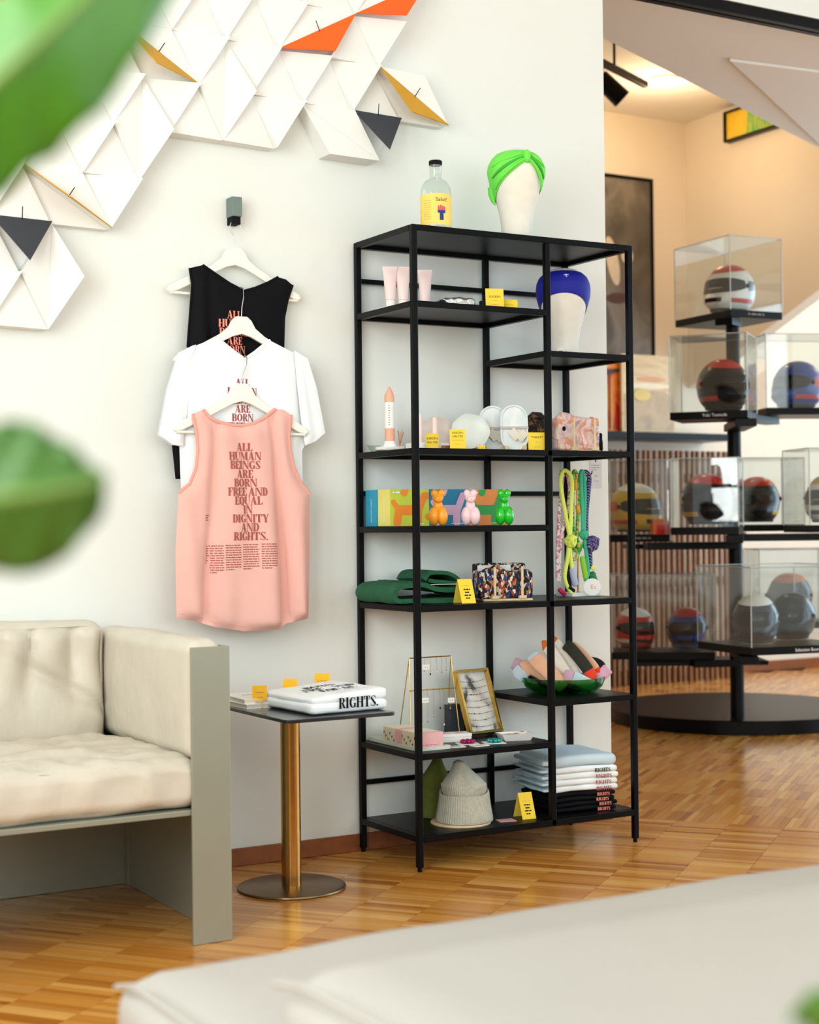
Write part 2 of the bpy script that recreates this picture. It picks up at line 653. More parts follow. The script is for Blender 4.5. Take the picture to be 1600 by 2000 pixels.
# high-contrast display capitals (thick stems, hairlines, slab serifs)
def fat_glyph(ch):
    P = []

    def R(x0, y0, x1, y1):
        P.append([(x0, y0), (x1, y0), (x1, y1), (x0, y1)])

    def band(cx, cy, ro, ri, a0, a1, off=0.0, n=10):
        for i in range(n):
            t0 = math.radians(a0 + (a1 - a0) * i / n)
            t1 = math.radians(a0 + (a1 - a0) * (i + 1) / n)
            P.append([(cx + ro[0] * math.cos(t0), cy + ro[1] * math.sin(t0)), (cx + ro[0] * math.cos(t1), cy + ro[1] * math.sin(t1)),
                      (cx + off + ri[0] * math.cos(t1), cy + ri[1] * math.sin(t1)), (cx + off + ri[0] * math.cos(t0), cy + ri[1] * math.sin(t0))])
    w = 0.8
    if ch == 'A':
        w = 0.92
        P.append([(0.08, 0), (0.15, 0), (0.46, 0.95), (0.40, 1)])
        P.append([(0.54, 0), (0.84, 0), (0.56, 1), (0.36, 1)])
        R(0.24, 0.28, 0.62, 0.35)
        R(0.0, 0, 0.26, 0.05)
        R(0.48, 0, 0.92, 0.05)
    elif ch in 'LEF':
        w = 0.72
        R(0.08, 0, 0.34, 1)
        R(0.0, 0.95, 0.42, 1)
        R(0.0, 0, 0.42, 0.05)
        if ch in 'LE':
            R(0.3, 0, 0.66, 0.06)
            P.append([(0.52, 0), (0.7, 0), (0.7, 0.32), (0.66, 0.3)])
        if ch in 'EF':
            R(0.3, 0.94, 0.66, 1)
            P.append([(0.52, 1), (0.66, 0.7), (0.7, 0.7), (0.7, 1)])
            R(0.3, 0.48, 0.52, 0.54)
            P.append([(0.5, 0.51), (0.56, 0.36), (0.56, 0.66)])
    elif ch == 'H':
        w = 0.95
        R(0.06, 0, 0.32, 1)
        R(0.62, 0, 0.88, 1)
        R(0.3, 0.47, 0.64, 0.53)
        for x in (0, 0.55):
            R(x, 0, x + 0.38, 0.05)
            R(x, 0.95, x + 0.38, 1)
    elif ch == 'U':
        w = 0.9
        R(0.06, 0.3, 0.32, 1)
        R(0.72, 0.3, 0.79, 1)
        band(0.425, 0.3, (0.365, 0.3), (0.25, 0.24), 180, 360, 0.1)
        R(0, 0.95, 0.4, 1)
        R(0.62, 0.95, 0.9, 1)
    elif ch == 'M':
        w = 1.15
        R(0.07, 0, 0.13, 1)
        P.append([(0.07, 1), (0.33, 1), (0.62, 0.1), (0.52, 0)])
        P.append([(0.52, 0), (0.6, 0.05), (0.86, 1), (0.8, 1)])
        R(0.8, 0, 1.07, 1)
        R(0, 0, 0.22, 0.05)
        R(0.72, 0, 1.15, 0.05)
    elif ch == 'N':
        w = 0.98
        R(0.08, 0, 0.14, 1)
        P.append([(0.06, 1), (0.36, 1), (0.9, 0), (0.74, 0)])
        R(0.83, 0, 0.9, 1)
        R(0, 0, 0.24, 0.05)
        R(0.7, 0.95, 0.98, 1)
    elif ch in 'BRD':
        w = 0.82
        R(0.08, 0, 0.34, 1)
        R(0, 0.95, 0.36, 1)
        R(0, 0, 0.42 if ch == 'R' else 0.36, 0.05)
        if ch == 'D':
            R(0.3, 0, 0.42, 0.06)
            R(0.3, 0.94, 0.42, 1)
            band(0.4, 0.5, (0.42, 0.5), (0.16, 0.43), -90, 90)
        else:
            R(0.3, 0.94, 0.46, 1)
            R(0.3, 0.48, 0.46, 0.54)
            band(0.44, 0.74, (0.32, 0.26), (0.09, 0.2), -90, 90)
            if ch == 'B':
                R(0.3, 0, 0.46, 0.06)
                band(0.44, 0.27, (0.38, 0.27), (0.12, 0.21), -90, 90)
            else:
                P.append([(0.38, 0.5), (0.6, 0.5), (0.86, 0.02), (0.6, 0.02)])
                w = 0.86
    elif ch == 'I':
        w = 0.44
        R(0.09, 0, 0.35, 1)
        R(0, 0, 0.44, 0.05)
        R(0, 0.95, 0.44, 1)
    elif ch in 'OQG':
        w = 0.9
        if ch == 'G':
            band(0.45, 0.5, (0.43, 0.5), (0.19, 0.44), 50, 330, 0.03)
            R(0.62, 0.06, 0.82, 0.44)
            R(0.52, 0.4, 0.9, 0.45)
            P.append([(0.66, 0.95), (0.76, 0.98), (0.76, 0.66), (0.72, 0.68)])
        else:
            band(0.45, 0.5, (0.44, 0.5), (0.17, 0.44), 0, 360, n=18)
            if ch == 'Q':
                P.append([(0.4, 0.1), (0.56, 0.12), (0.9, -0.16), (0.66, -0.14)])
    elif ch == 'S':
        w = 0.76
        band(0.38, 0.73, (0.32, 0.27), (0.2, 0.21), 30, 200)
        band(0.38, 0.27, (0.34, 0.27), (0.22, 0.21), -150, 20)
        P.append([(0.06, 0.7), (0.2, 0.84), (0.7, 0.32), (0.56, 0.14)])
        P.append([(0.62, 0.98), (0.68, 0.98), (0.68, 0.68), (0.65, 0.68)])
        P.append([(0.06, 0.02), (0.1, 0.02), (0.1, 0.34), (0.06, 0.34)])
    elif ch == 'T':
        w = 0.82
        R(0.28, 0, 0.54, 1)
        R(0.0, 0.94, 0.82, 1)
        R(0.18, 0, 0.64, 0.05)
        P.append([(0, 1), (0.0, 0.68), (0.04, 0.68), (0.16, 0.95)])
        P.append([(0.82, 1), (0.66, 0.95), (0.78, 0.68), (0.82, 0.68)])
    elif ch == 'Y':
        w = 0.9
        R(0.34, 0, 0.58, 0.45)
        P.append([(0.04, 1), (0.34, 1), (0.58, 0.42), (0.36, 0.4)])
        P.append([(0.52, 0.42), (0.58, 0.42), (0.84, 1), (0.78, 1)])
        R(0, 0.95, 0.4, 1)
        R(0.68, 0.95, 0.92, 1)
        R(0.22, 0, 0.7, 0.05)
    elif ch == '.':
        w = 0.3
        R(0.04, 0, 0.22, 0.16)
    elif ch == ' ':
        w = 0.22
    return P, w


def fat_lines(lines, h, pitch, surf, mat, parent, name='lettering', sx=0.8, gap=0.02, zz=0.0):
    """lines of display capitals mapped by surf(u, v); first baseline at v = zz"""
    mb = MB()
    for li, item in enumerate(lines):
        s, cx = item if isinstance(item, tuple) else (item, 0.0)
        gl = [fat_glyph(c) for c in s]
        total = sum(w + gap / 0.8 for _, w in gl) * h * sx
        u = cx - total / 2
        for polys, w in gl:
            for poly in polys:
                mb.add([surf(u + x * h * sx, zz - li * pitch + y * h) for x, y in poly], [tuple(range(len(poly)))])
            u += (w + gap / 0.8) * h * sx
    return mb.build(name, mat, parent)


def inside(poly, x, y):
    c = False
    n = len(poly)
    for i in range(n):
        x1, y1 = poly[i]
        x2, y2 = poly[i - 1]
        if (y1 > y) != (y2 > y) and x < (x2 - x1) * (y - y1) / (y2 - y1) + x1:
            c = not c
    return c


def edge_dist(poly, x, y):
    best = 9
    n = len(poly)
    for i in range(n):
        ax, ay = poly[i - 1]
        bx, by = poly[i]
        dx, dy = bx - ax, by - ay
        t = max(0, min(1, ((x - ax) * dx + (y - ay) * dy) / (dx * dx + dy * dy + 1e-12)))
        best = min(best, math.hypot(x - ax - t * dx, y - ay - t * dy))
    return best


def dense(poly, step, closed=True):
    out = []
    n = len(poly)
    for i in range(n if closed else n - 1):
        a, b = poly[i], poly[(i + 1) % n]
        k = max(1, int(math.hypot(b[0] - a[0], b[1] - a[1]) / step))
        out += [(a[0] + (b[0] - a[0]) * j / k, a[1] + (b[1] - a[1]) * j / k) for j in range(k)]
    if not closed:
        out.append(poly[-1])
    return out


def pillow_sheet(outline, step, front, back):
    """closed cloth body from an outline in (x, z); front/back(x, z, d) give y at distance d from the edge"""
    ring = dense(outline, step)
    n = len(ring)
    pts = [Vector(p) for p in ring]
    xs = [p[0] for p in ring]
    zs = [p[1] for p in ring]
    x = min(xs) + step
    while x < max(xs):
        z = min(zs) + step
        while z < max(zs):
            if inside(ring, x, z) and edge_dist(ring, x, z) > step * 0.55:
                pts.append(Vector((x, z)))
            z += step
        x += step
    res = delaunay_2d_cdt(pts, [], [list(range(n))], 1, 1e-6)
    v2, tri = res[0], res[2]
    mb = MB()
    ds = [edge_dist(ring, p[0], p[1]) for p in v2]
    mb.add([(p[0], front(p[0], p[1], d), p[1]) for p, d in zip(v2, ds)], tri)
    mb.add([(p[0], back(p[0], p[1], d), p[1]) for p, d in zip(v2, ds)], [t[::-1] for t in tri])
    return mb


def clip_rect(poly, u0, u1, v0, v1):
    def cut(pl, ins, inter):
        out = []
        for i in range(len(pl)):
            a, b = pl[i - 1], pl[i]
            if ins(b):
                if not ins(a):
                    out.append(inter(a, b))
                out.append(b)
            elif ins(a):
                out.append(inter(a, b))
        return out

    def ix(c, k):
        def f(a, b):
            t = (c - a[k]) / (b[k] - a[k])
            return (a[0] + t * (b[0] - a[0]), a[1] + t * (b[1] - a[1]))
        return f
    for k, c, s in ((0, u0, 1), (0, u1, -1), (1, v0, 1), (1, v1, -1)):
        if not poly:
            return []
        poly = cut(poly, lambda p: s * (p[k] - c) >= 0, ix(c, k))
    return poly


def capsule(a, b, r, n=10):
    ax, ay = a
    bx, by = b
    an = math.atan2(by - ay, bx - ax)
    out = []
    for i in range(n + 1):
        t = an + PI / 2 + PI * i / n
        out.append((ax + r * math.cos(t), ay + r * math.sin(t)))
    for i in range(n + 1):
        t = an - PI / 2 + PI * i / n
        out.append((bx + r * math.cos(t), by + r * math.sin(t)))
    return out


def RZ(a):
    return Matrix.Rotation(a, 3, 'Z')


FACE = math.atan2(-0.83, -0.56)        # heading from the shelf toward the viewer's side of the room

# ------------------------------------------------------------------ the setting
CEILZ = 3.75
WY = 0.02                      # face of the long white wall
fl = struct(MB().span((-3.4, -6.5, -0.08), (7.1, 4.0, -0.003)).build('floor', SUBFLOOR))

# oak parquet: square blocks of eight short strips; beyond a straight joint the blocks are turned a quarter
BA = math.radians(-52)
eu = Vector((math.cos(BA), math.sin(BA)))
ev = Vector((-math.sin(BA), math.cos(BA)))
BL = 0.185
NS = 8


def block_mesh():
    mb = MB()
    w = BL / NS
    for i in range(NS):
        a = -BL / 2 + i * w + 0.0004
        b = a + w - 0.0008
        h = 0.0002 * (i % 3)
        x0, x1 = -BL / 2 + 0.0006, BL / 2 - 0.0006
        mb.add([(x0, a, -h), (x1, a, -h), (x1, b, -h), (x0, b, -h), (x0, a, -0.003), (x1, a, -0.003), (x1, b, -0.003), (x0, b, -0.003)],
               [(0, 1, 2, 3), (0, 4, 5, 1), (1, 5, 6, 2), (2, 6, 7, 3), (3, 7, 4, 0)])
    return mb


VB = 0.835
spots = []
for i in range(-60, 61):
    for j in range(-60, 61):
        off = ((i * 0.37) % 1) * BL if j * BL < VB - BL else 0
        cu_, cv = i * BL, VB + (j + 0.5) * BL
        turned = j >= 0
        p = eu * cu_ + ev * cv
        if -3.38 < p.x < 7.05 and -6.5 < p.y < 3.8:
            q = Vector((p.x, p.y, 0)) - CAM
            d = q.dot(fwd)
            vis = False
            if d > 0.5:
                sx_ = 800 + 3090 * q.dot(r2) / d
                sy_ = 1000 - 3090 * q.dot(u2) / d
                vis = -60 < sx_ < 1660 and sy_ < 2060 and not (sx_ > 260 and sy_ > 1900 - (sx_ - 240) * 0.16) and not (p.y > 0.02 and p.x < 1.0)
            spots.append((0 if vis else 1, d if vis else abs(d), p, turned))
spots.sort(key=lambda t: (t[0], t[1]))
proto = block_mesh().build('parquet_block', PARQUET, fl)
rest = MB()
bv, bf = block_mesh().v, block_mesh().f
for k, (hid, d, p, turned) in enumerate(spots):
    ang = BA + (PI / 2 if turned else 0) + (PI if k % 2 else 0)
    if k < 290 and not hid:
        o = proto if k == 0 else proto.copy()
        if k:
            COL.objects.link(o)
        o.location = (p.x, p.y, 0)
        o.rotation_euler[2] = ang
    else:
        c_, s_ = math.cos(ang), math.sin(ang)
        rest.add([(p.x + x * c_ - y * s_, p.y + x * s_ + y * c_, z) for x, y, z in bv], bf)
tag(rest.build('parquet_field', PARQUET, fl), kind='stuff')

struct(MB().span((-3.4, WY, 0), (1.01, 0.16, CEILZ)).build('wall_back', WALL))
struct(MB().span((1.0102, WY, 2.99), (7.0, 0.16, CEILZ)).build('wall_header', WALL))
tr = MB().span((1.011, 0.025, 2.948), (7.0, 0.052, 2.989))
tr.span((1.011, 0.064, 2.948), (7.0, 0.09, 2.989)).span((1.011, 0.05, 2.968), (7.0, 0.066, 2.989))
struct(tr.build('trim_1', FARBLACK, bevel=0.002))
struct(MB().span((-0.785, 0.0108, 0), (1.01, 0.0198, 0.055)).build('baseboard_back', OAK, bevel=0.002))
struct(MB().span((-3.6, 3.85, 0), (7.1, 4.0, CEILZ)).build('wall_far', WARMWALL))
struct(MB().span((-3.4, 3.83, 0), (7.0, 3.8498, 0.07)).build('baseboard_far', OAK, bevel=0.002))
struct(MB().span((-3.6, -6.75, CEILZ + 0.0002), (7.2, 4.0, CEILZ + 0.15)).build('ceiling', CEIL))
sof = [(1.012, 0.1602), (7.0, 0.1602), (7.0, 3.1), (3.6, 1.58), (1.53, 0.643), (1.012, 0.41)]
struct(MB().xy(sof, 2.99, CEILZ).build('ceiling_soffit', CEIL))
low = [(2.1, 0.58), (2.6, 0.52), (7.0, 0.9), (7.0, 2.98), (3.5, 1.48)]
struct(MB().xy(low, 2.976, 2.9898).build('ceiling_panel', CEIL, bevel=0.004))


def pier_wall(name, along, fixed0, fixed1, a0, a1, opens, z0, z1, mat):
    mb = MB()

    def blk(p, q, lo, hi):
        if along == 'y':
            mb.span((fixed0, p, lo), (fixed1, q, hi))
        else:
            mb.span((p, fixed0, lo), (q, fixed1, hi))
    edges = [a0] + [e for o_ in opens for e in o_] + [a1]
    for k in range(0, len(edges), 2):
        blk(edges[k], edges[k + 1], 0, CEILZ)
    for p, q in opens:
        blk(p, q, 0, z0)
        blk(p, q, z1, CEILZ)
    return struct(mb.build(name, mat))


OPY = [(-5.5, -3.1), (-2.6, -0.2), (0.3, 2.7)]
pier_wall('wall_right', 'y', 7.0002, 7.2, -6.6, 4.0, OPY, 0.45, 3.05, WALL)
OPL = [(-4.6, -3.2), (-2.9, -1.5)]
pier_wall('wall_left', 'y', -3.6, -3.4002, -6.6, 4.0, OPL, 0.95, 3.15, WALL)
OPX = [(-2.95, -0.25), (0.05, 2.75)]
pier_wall('wall_front', 'x', -6.75, -6.5002, -3.4, 7.0, OPX, 0.45, 3.05, WALL)
wnum = 0
for ax, ops in (('y', OPY), ('x', OPX), ('l', OPL)):
    for p, q in ops:
        wnum += 1
        mb, gl = MB(), []

        def bar(u0, u1, lo, hi, m_):
            if ax == 'l':
                m_.span((-3.53, u0, lo + (0.5 if lo < 0.5 else 0)), (-3.48, u1, hi))
            elif ax == 'y':
                m_.span((7.08, u0, lo), (7.13, u1, hi))
            else:
                m_.span((u0, -6.65, lo), (u1, -6.60, hi))
        g = MB()
        mid = (p + q) / 2
        for u in (p, mid - 0.025, q - 0.05):
            bar(u, u + 0.05, 0.45, 3.05, mb)
        bar(p, q, 0.45, 0.5, mb)
        bar(p, q, 3.0, 3.05, mb)
        w = struct(mb.build('window_%d' % wnum, FARBLACK))
        for u0, u1 in ((p + 0.05, mid - 0.025), (mid + 0.025, q - 0.05)):
            g = MB()
            if ax == 'l':
                g.span((-3.508, u0, 1.0), (-3.502, u1, 3.0))
            elif ax == 'y':
                g.span((7.1, u0, 0.5), (7.106, u1, 3.0))
            else:
                g.span((u0, -6.628, 0.5), (u1, -6.622, 3.0))
            g.build('pane', CLEAR, w)

# ------------------------------------------------------------------ far room: wall with stair flank, pictures, lamps
flank = [(3.85, 1.95), (3.85, CEILZ), (1.9, CEILZ), (1.9, 2.75)]
struct(MB().prism(flank, 4.62, 4.72, lambda u, v, w: (w, u, v)).build('wall_stair', WARMWALL))


def framed(name, label, cat, corner, ux, uy, w, h, frame_w, depth, fmat, pics):
    """a flat picture with a frame; ux right, uy up, thickness toward the viewer"""
    t = thing(name, label, cat, corner)
    ux, uy = Vector(ux).normalized(), Vector(uy).normalized()
    nz = ux.cross(uy)
    mt = Matrix((ux, uy, nz)).transposed()

    def bx(u0, u1, v0, v1, d0, d1):
        mb = MB()
        mb.span((u0, v0, d0), (u1, v1, d1))
        mb.v = [tuple(mt @ Vector(q)) for q in mb.v]
        return mb
    if frame_w:
        f = MB()
        for a in ((0, w, 0, frame_w), (0, w, h - frame_w, h), (0, frame_w, frame_w, h - frame_w), (w - frame_w, w, frame_w, h - frame_w)):
            b = bx(*a, 0, depth)
            f.add(b.v, b.f)
        f.build('frame', fmat, t, bevel=0.002)
    bx(frame_w, w - frame_w, frame_w, h - frame_w, 0, depth * 0.7).build('canvas', pics[0], t)
    for pi_, (nm, m_, poly) in enumerate(pics[1]):
        mb = MB()
        dd = depth * 0.7 + 0.002 + 0.0015 * pi_
        mb.prism(poly, dd - 0.002, dd + 0.001, lambda u, v, ww: tuple(mt @ Vector((u, v, ww))))
        mb.build(nm, m_, t)
    return t


PORTRAIT = smooth_blend('dark_portrait_paint', ['#453f39', '#5f5952', '#7d766d', '#514b45'], 2.2, 0.6)
PALEPAINT = M('pale_paint', '#cfc2b2', 0.6, var=0.1)
DARKPAINT = M('dark_red_paint', '#4b2b28', 0.6, var=0.2)


def blob(cx, cy, rx, ry, n=18, sk=0.0):
    return [(cx + rx * math.cos(2 * PI * i / n) + sk * ry * math.sin(2 * PI * i / n), cy + ry * math.sin(2 * PI * i / n)) for i in range(n)]


framed('portrait_painting', 'tall dark brown portrait painting on the cream far wall', 'painting', (3.2, 3.84, 2.1), (1, 0, 0), (0, 0, 1), 1.1, 1.23, 0.02, 0.04,
       FARBLACK, (PORTRAIT, [('brush_patch', PALEPAINT, blob(0.76, 0.66, 0.05, 0.16, sk=-0.2)), ('brush_patch', PALEPAINT, blob(0.88, 0.70, 0.05, 0.05)),
                             ('brush_patch', DARKPAINT, blob(0.80, 0.42, 0.09, 0.035, sk=0.4))]))
ORANGEPAINT = smooth_blend('orange_paint', ['#c63a0c', '#ef7a10', '#f59c1a', '#f07a12', '#d04a10'], 5, 0.5)
REDPAINT = M('red_paint', '#c81414', 0.5)
framed('orange_painting', 'bright orange and red painting standing on the black wall ledge', 'painting', (3.45, 3.66, 1.626), (1, 0, 0), (0, 0, 1), 0.44, 0.45, 0.0, 0.03,
       FARBLACK, (ORANGEPAINT, [('brush_patch', REDPAINT, [(0.37, 0.02), (0.42, 0.02), (0.42, 0.16), (0.39, 0.2)]), ('brush_patch', DARKPAINT, [(0.30, 0.36), (0.43, 0.39), (0.43, 0.41), (0.30, 0.40)]),
                                     ('brush_patch', DARKPAINT, [(0.335, 0.02), (0.345, 0.02), (0.345, 0.38), (0.335, 0.38)])]))
BEIGE = smooth_blend('sand_paint', ['#cfae80', '#dcc094', '#e3cba2', '#d4b68a'], 4, 0.5, (1, 1, 3))
PEACH = M('peach_paint', '#e0a070', 0.5, var=0.1)
STRAW = M('straw_paint', '#dcc070', 0.5, var=0.1)
CREAMP = M('cream_paint', '#efe0c0', 0.5, var=0.05)
GREYP = smooth_blend('grey_sand_paint', ['#b39c7c', '#c4ab88', '#a8937a'], 7, 0.5)
framed('car_picture', 'sand coloured picture in a clear sleeve beside the orange painting', 'picture', (3.86, 3.62, 1.626), (1, 0, 0), (0, 0, 1), 0.44, 0.5, 0.0, 0.03,
       FARBLACK, (BEIGE, [('brush_patch', GREYP, [(0.02, 0.02), (0.42, 0.02), (0.42, 0.22), (0.34, 0.27), (0.10, 0.27), (0.02, 0.24)]),
                          ('brush_patch', CREAMP, blob(0.22, 0.30, 0.18, 0.02)), ('brush_patch', PEACH, blob(0.24, 0.345, 0.12, 0.014)),
                          ('brush_patch', STRAW, blob(0.16, 0.24, 0.07, 0.04))]))
mb = MB().span((3.3, 3.55, 1.58), (4.75, 3.8498, 1.625))
tag(mb.build('wall_ledge', FARBLACK, bevel=0.003), 'long black picture ledge fixed to the far wall', 'ledge')
YELP = smooth_blend('yellow_paint', ['#e8b820', '#f0c93a', '#dba51c'], 6, 0.5)
GRNP = smooth_blend('green_paint', ['#1f7d58', '#3fae5c', '#bfc94c', '#1d6e62'], 12, 0.5, (1, 6, 0.6))
framed('ceiling_picture', 'yellow and green picture in a black frame high under the ceiling', 'picture', (4.6195, 3.40, 3.515), (0, -1, 0), (0, 0, 1), 0.9, 0.2, 0.014, 0.06,
       FARBLACK, (YELP, [('brush_patch', GRNP, [(0.20, 0.015), (0.87, 0.015), (0.87, 0.185), (0.22, 0.185)])]))

scr = thing('slat_screen', 'wooden screen of upright brown slats below the picture ledge', 'screen', (3.3, 3.58, 0.0))
for k in range(34):
    x = k * 0.045 + 0.004 * math.sin(k * 2.1)
    MB().span((x, 0, 0.0), (x + 0.018, 0.03, 1.51)).build('slat', DARKOAK, scr, bevel=0.002)
MB().span((-0.02, 0.04, 0.62), (1.56, 0.06, 0.68)).build('crossbar', DARKOAK, scr)
MB().span((-0.02, 0.04, 1.30), (1.56, 0.06, 1.36)).build('crossbar', DARKOAK, scr)
br = MB().span((-0.05, -0.12, 0.0), (0.17, -0.02, 1.02))
br.build('post', OAK, scr, bevel=0.004)

# warm lamps of the far room
LAMP = glow('warm_lamp_disc', '#ffd9a0', 6)


def warm(loc, power, col=(1.0, 0.73, 0.44), rad=0.08):
    l = bpy.data.lights.new('warm_lamp', 'POINT')
    l.energy = power
    l.color = col
    l.shadow_soft_size = rad
    o = bpy.data.objects.new('warm_lamp', l)
    COL.objects.link(o)
    o.location = loc
    return o


def downlight(loc, label):
    t = thing('ceiling_downlight', label, 'lamp', loc, group='far room downlights')
    MB().lathe([(0.07, -0.012), (0.08, -0.012), (0.08, 0.0), (0.07, 0.0)], 28).build('ring', CEIL, t, smooth=True)
    MB().lathe([(0.0005, -0.011), (0.066, -0.011), (0.066, -0.006), (0.0005, -0.006)], 28).build('diffuser', LAMP, t)
    warm((loc[0], loc[1], loc[2] - 0.30), 20)
    return t


downlight((3.79, 3.05, CEILZ), 'round glowing downlight in the far ceiling beside the track lamp')
downlight((2.2, 3.1, CEILZ), 'round glowing downlight in the far ceiling behind the white wall')
downlight((5.9, 3.2, CEILZ), 'round glowing downlight in the far ceiling beyond the stair wall')
warm((5.6, 2.2, 2.75), 14, (1.0, 0.8, 0.6))

tl = thing('track_lamp', 'black spot lamp hanging from its ceiling track', 'lamp', (3.2, 2.69, 3.6))
dv = Vector((0.9, 0.43, 0)).normalized()
rot = RZ(math.atan2(dv.y, dv.x))
MB().box((-0.12, -0.06, 0.0), (0.80, 0.035, 0.035), rot).build('rail', FARBLACK, tl, bevel=0.003)
MB().cyl((-0.12, -0.06, 0.017), (-0.12, -0.06, CEILZ - 3.6), 0.008).build('hanger', FARBLACK, tl)
MB().cyl((-0.26, -0.125, -0.01), (-0.27, -0.14, -0.12), 0.012).build('joint', FARBLACK, tl)
MB().cyl((-0.31, -0.17, -0.10), (-0.19, -0.22, -0.22), 0.05, 0.055, 24).build('head', FARBLACK, tl, smooth=True, bevel=0.006)

# ------------------------------------------------------------------ relief of folded triangles on the white wall


def V(k, r, h):
    return Vector((-0.468 + 0.088 * k + 0.005 * r, WY - h, 2.526 - 0.002 * k + 0.154 * r))


art = thing('wall_relief', 'large white relief of folded triangles with orange, ochre and slate flaps on the wall', 'wall art', (0, 0, 0))


def facet(a, b, c, ha, hb, hc, mat=ARTWHITE, name='facet'):
    """one triangular box with its own tilted face"""
    ctr = [(a[i] + b[i] + c[i]) / 3 for i in (0, 1)]

    def sh(p):
        return (p[0] + (ctr[0] - p[0]) * 0.006, p[1] + (ctr[1] - p[1]) * 0.006)
    a2, b2, c2 = sh(a), sh(b), sh(c)
    top = [V(*a2, ha), V(*b2, hb), V(*c2, hc)]
    bot = [V(*a2, 0.0005), V(*b2, 0.0005), V(*c2, 0.0005)]
    MB().add(top + bot, [(0, 1, 2), (5, 4, 3), (0, 3, 4, 1), (1, 4, 5, 2), (2, 5, 3, 0)]).build(name, mat, art)


# rows listed as r_top: (first k, last k) of downward triangles and of upward triangles between rows r and r-1
DOWN = {3: (-12, 9), 2: (-13, 8), 1: (-12, 7), 0: (-13, 5), -1: (-12, 2), -2: (-13, -5), -3: (-12, -4), -4: (-13, -7), -5: (-14, -8), }
UP = {3: (-13, 8), 2: (-12, 7), 1: (-13, 6), 0: (-12, 6), -1: (-13, 1), -2: (-12, -4), -3: (-13, -5), -4: (-14, -6), -5: (-13, -7)}
used = set()
rr = random.Random(4)


def diamond(k, r):
    """vertical diamond with tips (k, r) and (k, r-2), folded along the tip-to-tip ridge"""
    facet((k, r), (k, r - 2), (k - 1, r - 1), 0.056, 0.056, 0.072)
    facet((k, r), (k + 1, r - 1), (k, r - 2), 0.056, 0.100, 0.056)
    used.add(('U', k, r))
    used.add(('D', k, r - 1))


for k, r in ((0, 0), (-3, -1), (-6, -4), (-9, -1), (-9, 1), (-3, 3), (3, 3)):
    diamond(k, r)


def flap_tile(a, b, lo, hi, tip, col):
    """rhombus split along the diagonal a-b; the lower half carries a hinged coloured flap swung open to tip"""
    facet(a, b, hi, 0.07, 0.07, 0.06)
    facet(a, lo, b, 0.035, 0.03, 0.035)
    A, B = V(*a, 0.072), V(*b, 0.072)
    T = Vector(tip)
    n = (B - A).cross(T - A).normalized() * 0.0015
    fo = MB().add([A - n, B - n, T - n, A + n, B + n, T + n], [(0, 1, 2), (5, 4, 3), (0, 3, 4, 1), (1, 4, 5, 2), (2, 5, 3, 0)]).build('flap', col, art)
    m = (A + B) / 2
    d = (B - A).normalized()
    up = Vector((-d.z, 0, d.x))
    if up.z < 0:
        up = -up
    MB().cyl(m + Vector((0, -0.004, 0)) - up * 0.004, m + Vector((0, -0.010, 0)) + up * 0.03, 0.0014, n=6).build('pin', INK, fo)


flap_tile((6, 0), (9, -1), (7, -1), (8, 0), (0.152, -0.098, 2.368), OCHRE)
used |= {('U', 6, 0), }
facet((6, 0), (7, -1), (5, -1), 0.03, 0.045, 0.03)
flap_tile((2, 0), (5, 1), (4, 0), (3, 1), (-0.119, -0.09, 2.527), ORANGE)
used |= {('U', 3, 1), ('D', 4, 1)}
flap_tile((5, 1), (8, 2), (7, 1), (6, 2), (0.137, -0.098, 2.676), ORANGE)
used |= {('U', 6, 2), ('D', 7, 2)}
flap_tile((-7, -3), (-4, -4), (-6, -4), (-5, -3), (-0.986, -0.13, 1.979), OCHRE)
used |= {('D', -6, -3), ('U', -5, -3)}
flap_tile((-4, 0), (-1, -1), (-3, -1), (-2, 0), (-0.722, -0.117, 2.400), OCHRE)
used |= {('D', -3, 0), ('U', -2, 0)}
used |= {('D', -3, 0)}


def flap_tri(a, b, c, tip, col):
    facet(a, b, c, 0.04, 0.04, 0.03)
    A, B = V(*a, 0.066), V(*b, 0.066)
    T = Vector(tip)
    n = (B - A).cross(T - A).normalized() * 0.0015
    fo = MB().add([A - n, B - n, T - n, A + n, B + n, T + n], [(0, 1, 2), (5, 4, 3), (0, 3, 4, 1), (1, 4, 5, 2), (2, 5, 3, 0)]).build('flap', col, art)
    m = (A + B) / 2
    MB().cyl(m + Vector((0, -0.004, -0.004)), m + Vector((0, -0.008, 0.032)), 0.0014, n=6).build('pin', INK, fo)


flap_tri((5, -1), (7, -1), (6, -2), (0.051, -0.13, 2.229), SLATE)
flap_tri((-8, -4), (-6, -4), (-7, -5), (-1.106, -0.13, 1.792), SLATE)
used |= {('D', -7, -4)}
RED = M('red_facet', '#d8563c', 0.6)
flap_tri((-7, 1), (-8, 0), (-6, 0), (-1.10, -0.11, 2.46), RED)
used |= {('U', -7, 1)}
# the box tile below the ochre one
facet((3, -1), (5, -1), (6, -2), 0.05, 0.075, 0.085)
facet((3, -1), (6, -2), (4, -2), 0.05, 0.085, 0.08)
for r, (k0, k1) in DOWN.items():
    for k in range(k0, k1 + 1):
        if (k - r) % 2 == 0 or ('D', k, r) in used:
            continue
        j = rr.uniform(-0.006, 0.006)
        facet((k - 1, r), (k + 1, r), (k, r - 1), 0.044 + j, 0.090 + j, 0.070)
for r, (k0, k1) in UP.items():
    for k in range(k0, k1 + 1):
        if (k - r) % 2 or ('U', k, r) in used:
            continue
        j = rr.uniform(-0.008, 0.008)
        facet((k - 1, r - 1), (k + 1, r - 1), (k, r), 0.064 + j, 0.052 + j, 0.056)

